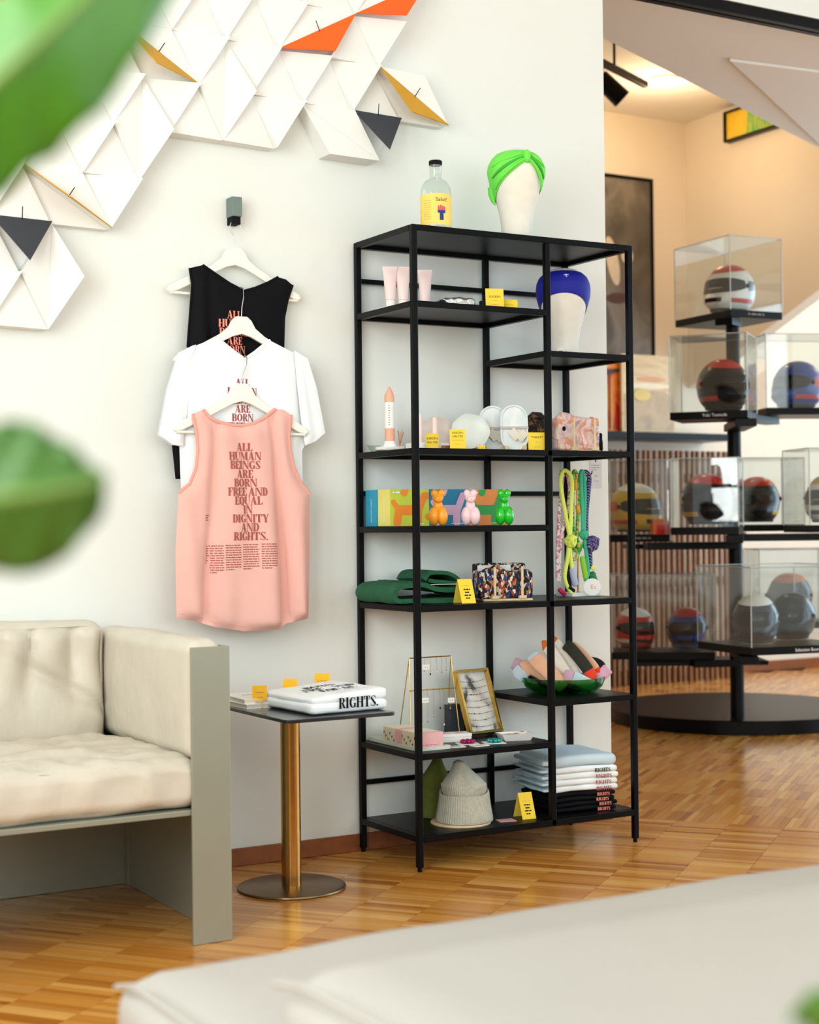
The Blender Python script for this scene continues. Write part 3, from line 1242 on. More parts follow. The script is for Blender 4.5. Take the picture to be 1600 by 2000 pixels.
# ------------------------------------------------------------------ hook, hangers and shirts
hk = thing('wall_hook', 'small grey green block hook screwed to the white wall above the hangers', 'hook', (-0.43, 0, 2.015))
MB().span((-0.017, -0.026, -0.022), (0.017, 0.0196, 0.038)).build('block', HOOKGREY, hk, bevel=0.002)
MB().span((-0.014, -0.02, -0.045), (0.014, 0.0196, -0.0222)).build('lip', INK, hk, bevel=0.001)


def hanger(cx, y, ztop, label, hook):
    t = thing('clothes_hanger', label, 'hanger', (cx, y, ztop), group='white hangers chained below the wall hook')
    top = [(0.018, 0.0), (0.032, -0.012), (0.045, -0.035), (0.075, -0.058), (0.125, -0.085), (0.185, -0.113), (0.215, -0.130), (0.224, -0.143)]
    bot = [(0.212, -0.150), (0.19, -0.143), (0.125, -0.112), (0.07, -0.082), (0.03, -0.062), (0.0, -0.054)]
    half = top + bot
    poly = [(-x, z) for x, z in top[::-1]] + half + [(-x, z) for x, z in bot[::-1][1:]]
    poly = poly[::-1]
    MB().xz(poly, -0.006, 0.006).build('yoke', HANGER, t, bevel=0.0025)
    MB().cyl((-0.212, 0, -0.150), (0.212, 0, -0.150), 0.0045, n=10).build('bar', HANGER, t, smooth=True)
    MB().tube(hook, 0.0016, 8).build('hook', STEEL, t, smooth=True)
    return t


def hook_path(z1, rad, lean=0.0):
    pts = [(0, 0, -0.005), (0, 0, z1 * 0.3), (-rad * 0.6 + lean, 0, z1 * 0.55)]
    for i in range(9):
        a = math.radians(200 - 25 * i)
        pts.append((lean + rad * math.cos(a), 0, z1 - rad + rad * math.sin(a)))
    return pts


hanger(-0.434, -0.012, 1.898, 'white wooden hanger on the wall hook carrying the black tank top', hook_path(0.082, 0.019, 0.004))
hanger(-0.429, -0.047, 1.683, 'white wooden hanger carrying the white shirt, hooked into the black tank top', [(0, 0, -0.004), (0.002, 0, 0.03), (0.008, 0, 0.06), (0.010, 0.006, 0.088), (0.008, 0.018, 0.092), (0.006, 0.024, 0.084)])
hanger(-0.447, -0.082, 1.475, 'white wooden hanger carrying the salmon tank top, hooked into the white shirt', [(0, 0, -0.004), (0.006, 0, 0.03), (0.018, 0, 0.055), (0.022, 0.006, 0.082), (0.02, 0.018, 0.086), (0.018, 0.024, 0.078)])

TXT = ['ALL', 'HUMAN', 'BEINGS', 'ARE', 'BORN', 'FREE AND', 'EQUAL', 'IN', 'DIGNITY', 'AND', 'RIGHTS.']
OFF = [0.0, 0.0, 0.0, 0.0, 0.0, 0.006, 0.008, 0.008, 0.012, 0.012, 0.012]


def sstep(t):
    t = max(0.0, min(1.0, t))
    return t * t * (3 - 2 * t)


def shirt(name, label, cat, mat, outline, y0, bulge, fold, text_mat, tx, tz, cap, pitch, trims, trim_mat, trim_r=0.005, hem=None):
    t = thing(name, label, cat, (0, 0, 0), group='printed shirts hanging in a chain')

    def surf(x, z, d=1.0):
        g = sstep(d / 0.035)
        return y0 - 0.003 * sstep(d / 0.006) - bulge * g - fold(x, z) * sstep(d / 0.02)

    def rear(x, z, d):
        return y0 + 0.005 * sstep(d / 0.03)
    pillow_sheet(outline, 0.0095, surf, rear).build('body', mat, t, smooth=80)

    def put(u, v):
        x = tx + u
        z = tz + v
        return (x, surf(x, z, edge_dist(outline, x, z)) - 0.0016, z)
    fat_lines(list(zip(TXT, OFF)), cap, pitch, put, text_mat, t, sx=0.84)
    for tpts in trims:
        p3 = [(x, y0 - 0.001, z) for x, z in dense(tpts, 0.012, False)]
        MB().tube(p3, trim_r, 8, flat=((0, 1, 0), 0.55)).build('trim', trim_mat, t, smooth=80)
    return t, surf, put


BLACK = [(-0.587, 1.823), (-0.545, 1.835), (-0.507, 1.813), (-0.457, 1.785), (-0.409, 1.765), (-0.371, 1.777), (-0.328, 1.796), (-0.293, 1.816), (-0.266, 1.811), (-0.244, 1.795), (-0.262, 1.748), (-0.275, 1.691), (-0.279, 1.595), (-0.245, 1.406), (-0.22, 1.199), (-0.412, 1.185), (-0.639, 1.188), (-0.652, 1.318), (-0.618, 1.487), (-0.596, 1.584), (-0.585, 1.704), (-0.579, 1.774)]
WHITE = [(-0.516, 1.612), (-0.491, 1.594), (-0.458, 1.571), (-0.424, 1.551), (-0.39, 1.574), (-0.359, 1.598), (-0.338, 1.613), (-0.277, 1.587), (-0.216, 1.56), (-0.187, 1.469), (-0.161, 1.334), (-0.192, 1.309), (-0.222, 1.296), (-0.233, 1.277), (-0.232, 1.07), (-0.429, 1.059), (-0.633, 1.073), (-0.638, 1.24), (-0.639, 1.283), (-0.665, 1.292), (-0.703, 1.318), (-0.676, 1.452), (-0.64, 1.56), (-0.574, 1.59)]
PINK = [(-0.61, 1.379), (-0.578, 1.392), (-0.558, 1.369), (-0.525, 1.355), (-0.484, 1.348), (-0.45, 1.347), (-0.413, 1.354), (-0.382, 1.369), (-0.339, 1.401), (-0.312, 1.399), (-0.288, 1.384), (-0.295, 1.321), (-0.292, 1.274), (-0.281, 1.227), (-0.259, 1.177), (-0.227, 1.141), (-0.228, 0.96), (-0.235, 0.758), (-0.277, 0.751), (-0.312, 0.746), (-0.333, 0.729), (-0.449, 0.728), (-0.548, 0.745), (-0.613, 0.766), (-0.668, 0.775), (-0.669, 0.968), (-0.658, 1.144), (-0.622, 1.171), (-0.602, 1.217), (-0.595, 1.27), (-0.598, 1.323)]


def gauss(x, c, s):
    return math.exp(-((x - c) / s) ** 2)


def fold_black(x, z):
    return 0.008 * math.sin((x + 0.1 * z) * 60) * sstep((1.8 - z) / 0.2) * 0.7 + 0.010 * gauss(x, -0.555, 0.016) - 0.008 * gauss(x, -0.525, 0.012)


def fold_white(x, z):
    return 0.005 * gauss(x, -0.60 - 0.1 * (z - 1.45), 0.02) - 0.006 * gauss(x, -0.628, 0.012) + 0.004 * math.sin(x * 45 + z * 6) * 0.6 - 0.007 * gauss(x, -0.235, 0.014) * sstep((1.56 - z) / 0.1)


def fold_pink(x, z):
    d = sstep((1.36 - z) / 0.5)
    f = 0.026 * gauss(x, -0.375, 0.045) * d - 0.030 * gauss(x, -0.312 - 0.05 * (z - 0.75), 0.016) * (0.3 + d)
    f += 0.018 * gauss(x, -0.265, 0.030) * d
    f += -0.018 * gauss(x, -0.560 + 0.06 * (z - 1.0), 0.016) * (0.35 + d) + 0.012 * gauss(x, -0.615, 0.03) * d
    f += 0.010 * gauss(x, -0.50, 0.03) * d
    f += -0.009 * gauss(x, -0.535, 0.010) * sstep((z - 0.9) / 0.3) - 0.010 * gauss(x, -0.345 + 0.1 * (1.3 - z), 0.012) * sstep((z - 1.0) / 0.2)
    f += 0.003 * math.sin(x * 70 + z * 9) + 0.003 * noise.noise(Vector((x * 18, 0, z * 9)))
    return f


shirt('tank_top', 'black tank top with coral lettering hanging topmost on the wall', 'tank top', BLACKCLOTH, BLACK, -0.024, 0.006, fold_black, CORAL,
      -0.447, 1.677, 0.024, 0.0265, [BLACK[1:8], BLACK[9:13], [BLACK[19], BLACK[20], BLACK[21], BLACK[0]]], BLACKCLOTH, 0.0045)
shirt('t_shirt', 'white short-sleeved shirt with rust lettering between the two tank tops', 't-shirt', WHITECLOTH, WHITE, -0.058, 0.007, fold_white, RUST,
      -0.438, 1.468, 0.023, 0.0265, [WHITE[0:7]], WHITECLOTH, 0.006)
tee = [o for o in bpy.data.objects if o.name.startswith('t_shirt')][0]
for nm, pl_, sgn in (('sleeve', [(-0.588, 1.588), (-0.64, 1.562), (-0.678, 1.452), (-0.706, 1.316), (-0.665, 1.288), (-0.632, 1.284), (-0.622, 1.36), (-0.606, 1.48)], 1),
                     ('sleeve', [(-0.262, 1.585), (-0.216, 1.562), (-0.185, 1.469), (-0.158, 1.333), (-0.192, 1.306), (-0.228, 1.292), (-0.240, 1.36), (-0.254, 1.48)], -1)):
    fr_ = lambda x, z, d, sgn=sgn: -0.0695 - 0.006 * sstep(d / 0.02) - 0.005 * math.sin(x * 75 + z * 14) * sstep(d / 0.02)
    pillow_sheet(pl_, 0.0095, fr_, lambda x, z, d: -0.052 + 0.003 * sstep(d / 0.02)).build(nm, WHITECLOTH, tee, smooth=80)
pk, psurf, pput = shirt('tank_top', 'salmon pink tank top with rust lettering hanging in front of the white shirt', 'tank top', PINKCLOTH, PINK, -0.094, 0.008, fold_pink, RUST,
                        -0.449, 1.270, 0.0245, 0.0268, [PINK[1:9], PINK[10:16], PINK[26:31] + [PINK[0]]], PINKTRIM, 0.0055)
lines = []
for c in range(4):
    u0 = -0.572 + c * 0.0565
    n = 12 if c == 0 else 11
    for r in range(n):
        lines.append((u0, u0 + (0.05 if r < n - 1 else 0.028), 0.985 - r * 0.0072 + 0.0012 * c))
bars(lines, None, RUST, pk, h=0.62, pitch=0.0042, seed=3, surf=lambda u, v: (u, psurf(u, v, edge_dist(PINK, u, v)) - 0.0015, v))
bars([(-0.577, -0.562, 1.076), (-0.577, -0.565, 1.069), (-0.577, -0.564, 1.062)], None, RUST, pk, name='small_print', h=0.62, pitch=0.0042, seed=5,
     surf=lambda u, v: (u, psurf(u, v, edge_dist(PINK, u, v)) - 0.0015, v))
hem = [(p[0], psurf(p[0], p[1] + 0.012, 0.012) - 0.0012, p[1] + 0.012) for p in dense([(-0.30, 0.750), (-0.333, 0.733), (-0.449, 0.731), (-0.548, 0.748), (-0.613, 0.769), (-0.655, 0.777)], 0.012, False)]
MB().tube(hem, 0.0009, 6).build('hem_stitch', PINKTRIM, pk)

# ------------------------------------------------------------------ sofa against the wall
sofa = thing('sofa', 'cream leather sofa in a sage grey metal shell against the white wall', 'sofa', (0, 0, 0))
XL, XR = -2.62, -0.797
mb = MB().span((XL, -0.022, 0.0), (XR, -0.012, 0.735))
mb.build('back_plate', SAGE, sofa, bevel=0.002)
for s, xo in ((1, XR), (-1, XL)):
    MB().span((xo - 0.008 * s, -0.773, 0.0), (xo, -0.022, 0.742)).build('side_plate', SAGE, sofa, bevel=0.002)
    MB().span((xo - 0.105 * s, -0.775, 0.0), (xo, -0.765, 0.742)).build('front_lip', SAGE, sofa, bevel=0.002)
MB().span((XL + 0.009, -0.763, 0.322), (XR - 0.009, -0.023, 0.336)).build('seat_plate', SAGE, sofa, bevel=0.002)
MB().span((-0.79 - 0.02, -0.05, 0.0), (-0.79 - 0.0085, -0.0225, 0.32)).build('corner_angle', SAGE, sofa)
MB().lathe([(0.001, 0.006), (0.011, 0.005), (0.014, 0.0), (0.014, -0.004)], 16).build('bolt', SAGE, sofa, smooth=True, loc=(-0.845, -0.024, 0.24)).rotation_euler[0] = PI / 2


def soft(name, half, r, c, bulge, amp, ns, seed, shape=None):
    return MB().rbox(half, r, bulge, 56, c, amp, ns, seed, shape).build(name, LEATHER, sofa, smooth=80)


def crease(t):
    """soft folds with narrow valleys, as gathered leather makes"""
    return abs(math.sin(t)) ** 0.75


def seat_shape(q, p):
    if p[2] > 0.99:
        e = max(abs(p[0]), abs(p[1]))
        edge = sstep((e - 0.45) / 0.5)
        a = math.atan2(p[1], p[0])
        q.z += 0.020 * (crease(a * 10 + 1.6 * noise.noise(Vector((q.x * 4, q.y * 4, 1)))) - 0.7) * edge * min(1, (1.0 - e) * 4)
        q.z += 0.018 * noise.noise(Vector((q.x * 6, q.y * 13, 3))) * (1 - e * 0.6) + 0.006 * noise.noise(Vector((q.x * 22, q.y * 30, 5)))
    if p[1] < -0.99:
        q.y += 0.013 * (crease(q.x * 24 + 4 * q.z + 0.8 * noise.noise(Vector((q.x * 6, 0, q.z * 6)))) - 0.5) * (1 - p[2] ** 2)
    return q


def back_shape(q, p):
    if p[1] < -0.99:
        top = sstep((p[2] + 0.35) / 1.1)
        q.y += 0.040 * (1 - crease(q.x * 31 + 0.9 * math.sin(q.x * 9) + 0.5 * noise.noise(Vector((q.x * 5, 0, q.z * 3))))) * top * (1 - p[2] ** 8)
        q.y += 0.024 * noise.noise(Vector((q.x * 4, 1, q.z * 7)))
        d = abs((p[0] - 1) + (p[2] + 0.2) * 0.9)
        q.y += 0.022 * math.exp(-(d / 0.08) ** 2) * sstep((p[0] - 0.2) / 0.5)
    return q


for k in range(2):
    x1 = -0.905 - k * 0.80
    soft('seat_cushion', (0.396 + (0.02 if k == 0 else 0), 0.292, 0.062), 0.034, (x1 - 0.378 + (0 if k == 0 else -0.02), -0.468, 0.402), (0, 0.006, 0.020), 0.004, 7, k * 11, seat_shape)
    soft('back_cushion', (0.396, 0.072, 0.205), 0.045, (x1 - 0.398, -0.097, 0.575), (0, 0.022, 0.008), 0.004, 6, 5 + k * 7, back_shape)
soft('arm_cushion', (0.0475, 0.368, 0.152), 0.035, (-0.8535, -0.394, 0.607), (0.010, 0, 0.006), 0.004, 6, 31)
soft('arm_cushion', (0.0475, 0.368, 0.152), 0.035, (-2.5635, -0.394, 0.607), (0.010, 0, 0.006), 0.004, 6, 37)

# ------------------------------------------------------------------ side table and what lies on it
TZ = 0.52
tb = thing('side_table', 'small table with dark glass top on a brass column beside the sofa', 'table', (-0.418, -0.335, 0))
tx0, tx1, ty0, ty1 = -0.144, 0.20, -0.275, 0.235


def round_rect(x0, x1, y0, y1, r, n=6):
    out = []
    for cx, cy, a in ((x1 - r, y0 + r, -90), (x1 - r, y1 - r, 0), (x0 + r, y1 - r, 90), (x0 + r, y0 + r, 180)):
        for i in range(n + 1):
            t = math.radians(a + 90 * i / n)
            out.append((cx + r * math.cos(t), cy + r * math.sin(t)))
    return out


MB().xy(round_rect(tx0, tx1, ty0, ty1, 0.02), TZ - 0.010, TZ).build('top', SMOKE, tb, bevel=0.002)
MB().cyl((0, 0, 0.008), (0, 0, TZ - 0.0102), 0.0285, n=48).build('column', BRASS, tb, smooth=True)
MB().lathe([(0.155, 0.0005), (0.157, 0.003), (0.156, 0.007), (0.150, 0.009), (0.001, 0.0095)], 72).build('base', BRONZE, tb, smooth=30)


def fold_shirt(parent_z, loc, rz, half, mat, name, label, group, amp=0.003, seed=1):
    t = thing(name, label, 'shirt', loc, rz, group)
    return t


ts = thing('folded_shirt', 'white shirt folded on the glass side table, black lettering across it', 'shirt', (-0.345, -0.41, TZ), math.radians(4))
MB().rbox((0.125, 0.145, 0.015), 0.012, (0, 0, 0.006), 18, (0, 0, 0.0165), 0.003, 14, 3, zmin=0.0008).build('lower_layer', WHITECLOTH, ts, smooth=80)


def wedge(q, p):
    q.z += 0.008 * p[0] * (1 if p[2] > 0 else 0.3)
    return q


MB().rbox((0.123, 0.143, 0.012), 0.010, (0, 0, 0.006), 18, (0.004, 0.004, 0.042), 0.0025, 16, 9, wedge).build('upper_layer', WHITECLOTH, ts, smooth=80)


def tsput(u, v):
    # v runs from the front edge (0) back over the top
    if v < 0:
        return (0.004 + u, -0.1475, 0.044 + v)
    return (0.004 + u, -0.139 + v, 0.0605 + 0.06 * u)


fat_lines([('BORN', -0.005), ('FREE AND', 0.0), ('EQUAL', 0.004)], 0.034, 0.045, tsput, INK, ts, sx=0.8, zz=0.150)
fat_lines([('RIGHTS.', 0.02)], 0.030, 0.03, lambda u, v: (0.004 + u, -0.1485 - 0.0006, 0.008 + v), INK, ts, sx=0.85, zz=0.006)
bars([(-0.05, 0.09, 0.0), (-0.05, 0.08, 0.012)], frame_mat((0, -0.126, 0.0612), (1, 0, 0.06), (0, 1, 0)), GREYINK, ts, pitch=0.007, h=0.3)

for k, (dx, rzb) in enumerate(((0.0, 0.02), (0.006, -0.05))):
    bk = thing('booklet', ('white booklet lying on the glass table beside the sofa', 'white booklet on top of the other booklet on the glass table')[k], 'booklet',
               (-0.475 + dx, -0.215 + 0.01 * k, TZ + 0.0002 + k * 0.0132), rzb, 'booklets on the side table')
    MB().span((-0.07, -0.095, 0.0), (0.07, 0.095, 0.002)).build('cover', PAPER, bk)
    MB().span((-0.069, -0.094, 0.002), (0.066, 0.094, 0.011)).build('pages', KRAFT, bk)
    MB().span((-0.07, -0.095, 0.011), (0.07, 0.095, 0.013)).build('cover', PAPER, bk)
    bars([(-0.03, 0.03, 0.03), (-0.03, 0.02, 0.018)], frame_mat((0, 0, 0.0133), (1, 0, 0), (0, 1, 0)), GREYINK, bk, pitch=0.008)


def flag_card(loc, label, lines_, w=0.042, h=0.042, tilt=0.25, rz=-0.5, foot=True, mat=AMBER, size=0.009):
    """a yellow card held up by a small wooden clip"""
    t = thing('price_card', label, 'card', loc, rz, 'yellow cards on the side table')
    base_h = 0.022 if foot else 0.0
    if foot:
        MB().span((-0.009, -0.009, 0), (0.009, 0.009, base_h)).build('clip', PALEWOOD, t, bevel=0.001)
    up = Vector((0, math.sin(tilt), math.cos(tilt)))
    o = Vector((0, 0, base_h))
    n = Vector((0, -math.cos(tilt), math.sin(tilt))) * 0.0006
    c4 = [o + Vector((-w / 2, 0, 0)), o + Vector((w / 2, 0, 0)), o + Vector((w / 2, 0, 0)) + up * h, o + Vector((-w / 2, 0, 0)) + up * h]
    MB().add([q - n for q in c4] + [q + n for q in c4], [(0, 1, 2, 3), (7, 6, 5, 4), (0, 4, 5, 1), (1, 5, 6, 2), (2, 6, 7, 3), (3, 7, 4, 0)]).build('card', mat, t)
    for i, s in enumerate(lines_):
        if isinstance(s, str):
            write(s, size, INK, t, frame_mat(o + up * (h * 0.62 - i * size * 1.25) + n * 1.6, (1, 0, 0), up), align='CENTER')
        else:
            bars([s], frame_mat(o + n * 1.6, (1, 0, 0), up), GREYINK, t, pitch=0.004)
    return t


flag_card((-0.497, -0.30, TZ + 0.0002), 'amber price card nearest the sofa on the glass side table', [(-0.012, 0.012, 0.022), (-0.006, 0.008, 0.008)], tilt=0.12)
flag_card((-0.372, -0.245, TZ + 0.0002), 'amber price card between two others, standing behind the folded white shirt', [(-0.012, 0.014, 0.020)], tilt=0.12, h=0.05)
flag_card((-0.262, -0.235, TZ + 0.0002), 'amber price card closest to the black shelf on the side table', [(-0.014, 0.015, 0.036), (-0.014, 0.014, 0.024), (-0.012, 0.012, 0.010)], tilt=0.12, w=0.045, h=0.06)

# ------------------------------------------------------------------ the black steel shelf unit
SW, SD, SM, SH = 0.817, 0.355, 0.489, 1.95
LV = dict(A=1.7098, B=1.5806, C=1.2655, D=1.029, E=0.7889, F=0.4735, G=0.344, H=0.0977, T=1.94)
ZT = {k: v + 0.0102 for k, v in LV.items()}
sh = thing('shelf_unit', 'tall open black steel shelf unit holding shop goods against the white wall', 'shelf', (0, 0, 0))
hw = 0.0095
for x in (0, SM, SW):
    for y in (-SD, 0):
        lo = 0.012
        top = SH - 0.0005
        if x == SM:
            lo, top = LV['H'] - hw, SH - 0.02
        MB().span((x - hw, y - hw, lo), (x + hw, y + hw, top)).build('post', BLACKSTEEL, sh, bevel=0.0025)
        if x != SM:
            MB().cyl((x, y, 0.0), (x, y, 0.012), 0.007, n=12).build('foot', BLACKSTEEL, sh)


def rail(a, b):
    MB().span(a, b).build('rail', BLACKSTEEL, sh, bevel=0.0015)


def level(z, x0, x1):
    rail((x0 + hw, -SD - hw, z - hw), (x1 - hw, -SD + hw, z + hw))
    rail((x0 + hw, -hw, z - hw), (x1 - hw, hw, z + hw))
    for x in (x0, x1):
        rail((x - hw, -SD + hw, z - hw), (x + hw, -hw, z + hw))
    MB().span((x0 + hw, -SD + hw, z + 0.003), (x1 - hw, -hw, z + hw + 0.0005)).build('shelf_board', BLACKPANEL, sh)


for key, x0, x1 in (('T', 0, SW), ('A', 0, SM), ('B', SM, SW), ('C', 0, SW), ('D', 0, SM), ('E', 0, SW), ('F', SM, SW), ('G', 0, SM), ('H', 0, SW)):
    level(LV[key], x0, x1)
for z, x0, x1 in ((1.8267, 0, SW), (1.1455, 0, SW), (0.2206, 0, SW)):
    rail((x0 + hw, -hw * 0.8, z - hw * 0.8), (x1 - hw, hw * 0.8, z + hw * 0.8))

# ---- top: bottle, mannequin head with neon band
bt = thing('glass_bottle', 'clear round-shouldered bottle with yellow label on top of the shelf unit', 'bottle', (0.112, -0.305, SH))
prof = [(0.001, 0.0), (0.044, 0.0), (0.0475, 0.004), (0.0475, 0.108)] + [(0.0475 * math.cos(t) * 0.62 + 0.018, 0.108 + 0.047 * math.sin(t)) for t in [0.12 * i for i in range(1, 12)]] + [(0.018, 0.158), (0.0178, 0.168), (0.0182, 0.19), (0.0195, 0.192), (0.0195, 0.199), (0.001, 0.199)]
MB().lathe(prof, 48).build('glass', CLEAR, bt, smooth=40)
MB().lathe([(0.0202, 0.1992), (0.0206, 0.201), (0.0206, 0.211), (0.019, 0.213), (0.001, 0.213)], 32).build('cap', INK, bt, smooth=40)
lab = MB()
RL = 0.0480
for i in range(40):
    a0 = FACE - 1.75 + 3.5 * i / 40
    a1 = FACE - 1.75 + 3.5 * (i + 1) / 40
    lab.add([(RL * math.cos(a0), RL * math.sin(a0), 0.009), (RL * math.cos(a1), RL * math.sin(a1), 0.009), (RL * math.cos(a1), RL * math.sin(a1), 0.104), (RL * math.cos(a0), RL * math.sin(a0), 0.104)], [(0, 1, 2, 3)])
lbl = lab.build('label', LABELY, bt, smooth=True)


def on_label(u, v, r=0.0484):
    a = FACE + 0.42 + u / 0.047
    return Vector((r * math.cos(a), r * math.sin(a), v))


write('Salut!', 0.017, INK, lbl, Matrix.Identity(4), bend=lambda c: on_label(c.x, 0.080 + c.y))
NAVY = M('navy_print', '#1d2f86', 0.7)
ROSE = M('rose_print', '#e04a78', 0.7)
fist = MB()
for i in range(12):
    u = -0.0125 + 0.0250 * i / 12
    w_ = 0.0250 / 12
    mid = abs(u + w_ / 2)
    lo_v = 0.022 if mid < 0.0072 else 0.044
    fist.add([on_label(a, b) for a, b in ((u, lo_v), (u + w_, lo_v), (u + w_, 0.055), (u, 0.055))], [(0, 1, 2, 3)])
fist.build('fist_print', NAVY, lbl)
fing = MB()
for i in range(4):
    u = -0.0122 + i * 0.0062
    pl = [(u, 0.052), (u + 0.0055, 0.052), (u + 0.0055, 0.067 - 0.002 * abs(i - 1)), (u + 0.0006, 0.069 - 0.002 * abs(i - 1))]
    fing.add([on_label(a, b, 0.0486) for a, b in pl], [(0, 1, 2, 3)])
fing.build('fist_print', ROSE, lbl)
bars([(-0.045, -0.02, 0.082 - 0.007 * i) for i in range(9)], None, OCHRE, lbl, pitch=0.0035, surf=lambda u, v: on_label(u - 0.012, v))

HP = [(0.001, 0.0), (0.047, 0.0), (0.049, 0.004), (0.050, 0.05), (0.056, 0.09), (0.066, 0.13), (0.077, 0.17), (0.084, 0.20), (0.086, 0.225), (0.084, 0.245), (0.076, 0.265), (0.062, 0.28), (0.042, 0.291), (0.02, 0.297), (0.001, 0.299)]


def head_r(z):
    for (r0, z0), (r1, z1) in zip(HP[1:], HP[2:]):
        if z0 <= z <= z1:
            t = (z - z0) / (z1 - z0 + 1e-9)
            return r0 + (r1 - r0) * t
    return 0.001


def band_mesh(lower, upper, off, wr, n=72, m=14, seed=0):
    mb = MB()
    vs, fs = [], []
    for i in range(m + 1):
        for j in range(n):
            a = 2 * PI * j / n
            rel = (a - FACE + PI) % (2 * PI) - PI
            lo, hi = lower(rel), upper(rel)
            z = lo + (hi - lo) * i / m
            t = i / m
            r = head_r(z) + off * (0.35 + 0.65 * math.sin(PI * min(1, max(0, t))) ** 0.5) + wr(rel, t)
            vs.append((r * math.cos(a), r * math.sin(a), z))
    for i in range(m):
        for j in range(n):
            fs.append((i * n + j, i * n + (j + 1) % n, (i + 1) * n + (j + 1) % n, (i + 1) * n + j))
    mb.add(vs, fs)
    return mb


def mannequin(loc, label):
    t = thing('mannequin_head', label, 'display head', loc, group='linen mannequin heads')
    MB().lathe(HP, 56).build('form', HEADLINEN, t, smooth=60)
    MB().tube([(head_r(z) * math.cos(FACE + 1.2), head_r(z) * math.sin(FACE + 1.2), z) for z in [0.005 + 0.02 * i for i in range(11)]], 0.0008, 6).build('seam', KRAFT, t)
    return t


mg = (0.452, -0.245, SH)
mannequin(mg, 'linen mannequin head on top of the shelf unit wearing a neon green turban band')
gb = thing('headband', 'neon green twisted turban headband on the upper mannequin head', 'headband', mg)


def glow_(rel):
    x = rel - 0.42
    if x < 0:
        return 0.246 - 0.066 * min(1.75, -x)
    return 0.246 - 0.075 * min(1.2, x)


def gup(rel):
    return 0.284 - 0.012 * (1 - math.cos(rel)) * 0.5


band_mesh(lambda r: glow_(r), gup, 0.007, lambda rel, t: 0.0035 * math.sin(t * 16 + abs(rel - 0.42) * 5) * (0.4 + 0.6 * math.exp(-abs(rel - 0.42))) * math.sin(PI * t), 96, 26).build('wrap', NEON, gb, smooth=80)


def on_head(rel, z, off):
    a = FACE + rel
    r = head_r(z) + off
    return Vector((r * math.cos(a), r * math.sin(a), z))


MB().ell(on_head(0.42, 0.258, 0.006), (0.013, 0.012, 0.022), mat=RZ(FACE + 0.42)).build('twist_knot', NEON, gb, smooth=True)
for s in (-1, 1):
    for k in range(3):
        pts = [on_head(0.42 + s * (0.10 + (1.3 if s < 0 else 0.8) * u), 0.268 - 0.010 * k - (0.035 + 0.026 * k) * u ** 1.1, 0.0075) for u in [i / 10 for i in range(11)]]
        MB().tube(pts, [0.0045 * (1 - 0.6 * abs(i / 5 - 1)) + 0.001 for i in range(11)], 8).build('pleat', NEONSHADE if k == 1 else NEON, gb, smooth=True)  # middle pleat carries the painted fold shade
tailp = [on_head(-1.28, 0.172, 0.006), on_head(-1.36, 0.150, 0.010), on_head(-1.38, 0.132, 0.010), on_head(-1.3, 0.116, 0.008)]
MB().tube(tailp, [0.012, 0.010, 0.007, 0.002], 10).build('tail', NEON, gb, smooth=True)

mbp = (0.672, -0.19, ZT['B'])
mannequin(mbp, 'linen mannequin head inside the shelf unit wearing a cobalt blue band')
bb = thing('headband', 'smooth cobalt blue sports headband on the lower mannequin head', 'headband', mbp)
band_mesh(lambda rel: 0.205 - 0.062 * (1 - math.cos(rel * 0.9)) - (0.0), lambda rel: 0.283 - 0.01 * (1 - math.cos(rel)) * 0.5, 0.005, lambda rel, t: 0.0, 96, 16).build('wrap', COBALT, bb, smooth=80)
em = MB()
for (u, v, w, h) in ((0, 0, 0.0016, 0.009), (-0.0045, 0.0015, 0.007, 0.0016), (0.0045, 0.0015, 0.007, 0.0016), (0, -0.0045, 0.004, 0.0016), (-0.002, 0.003, 0.0015, 0.004), (0.002, 0.003, 0.0015, 0.004)):
    q = [(u - w / 2, v - h / 2), (u + w / 2, v - h / 2), (u + w / 2, v + h / 2), (u - w / 2, v + h / 2)]
    em.add([on_head(0.10 + a / 0.08, 0.262 + b, 0.0072) for a, b in q], [(0, 1, 2, 3)])
em.build('emblem', WHITEINK, bb)
sk = thing('round_sticker', 'small round white sticker with plum print leaning at the lower mannequin head', 'sticker', (mbp[0] + 0.058 * math.cos(FACE - 0.2), mbp[1] + 0.058 * math.sin(FACE - 0.2), ZT['B']), FACE + PI / 2 - 0.2)
PLUM = M('plum_print', '#7a3a6a', 0.7)
MB().tube([(0, -0.001, 0.015), (0, 0.001, 0.015)], 0.014, 24).build('disc', PAPER, sk)
write('ve', 0.013, PLUM, sk, frame_mat((0, -0.0013, 0.014), (1, 0, 0), (0, 0, 1)))
bars([(-0.009, 0.009, 0.0085)], frame_mat((0, -0.0013, 0), (1, 0, 0), (0, 0, 1)), ROSE, sk, pitch=0.003)

# ---- level A: hand cream tubes, foil, cards


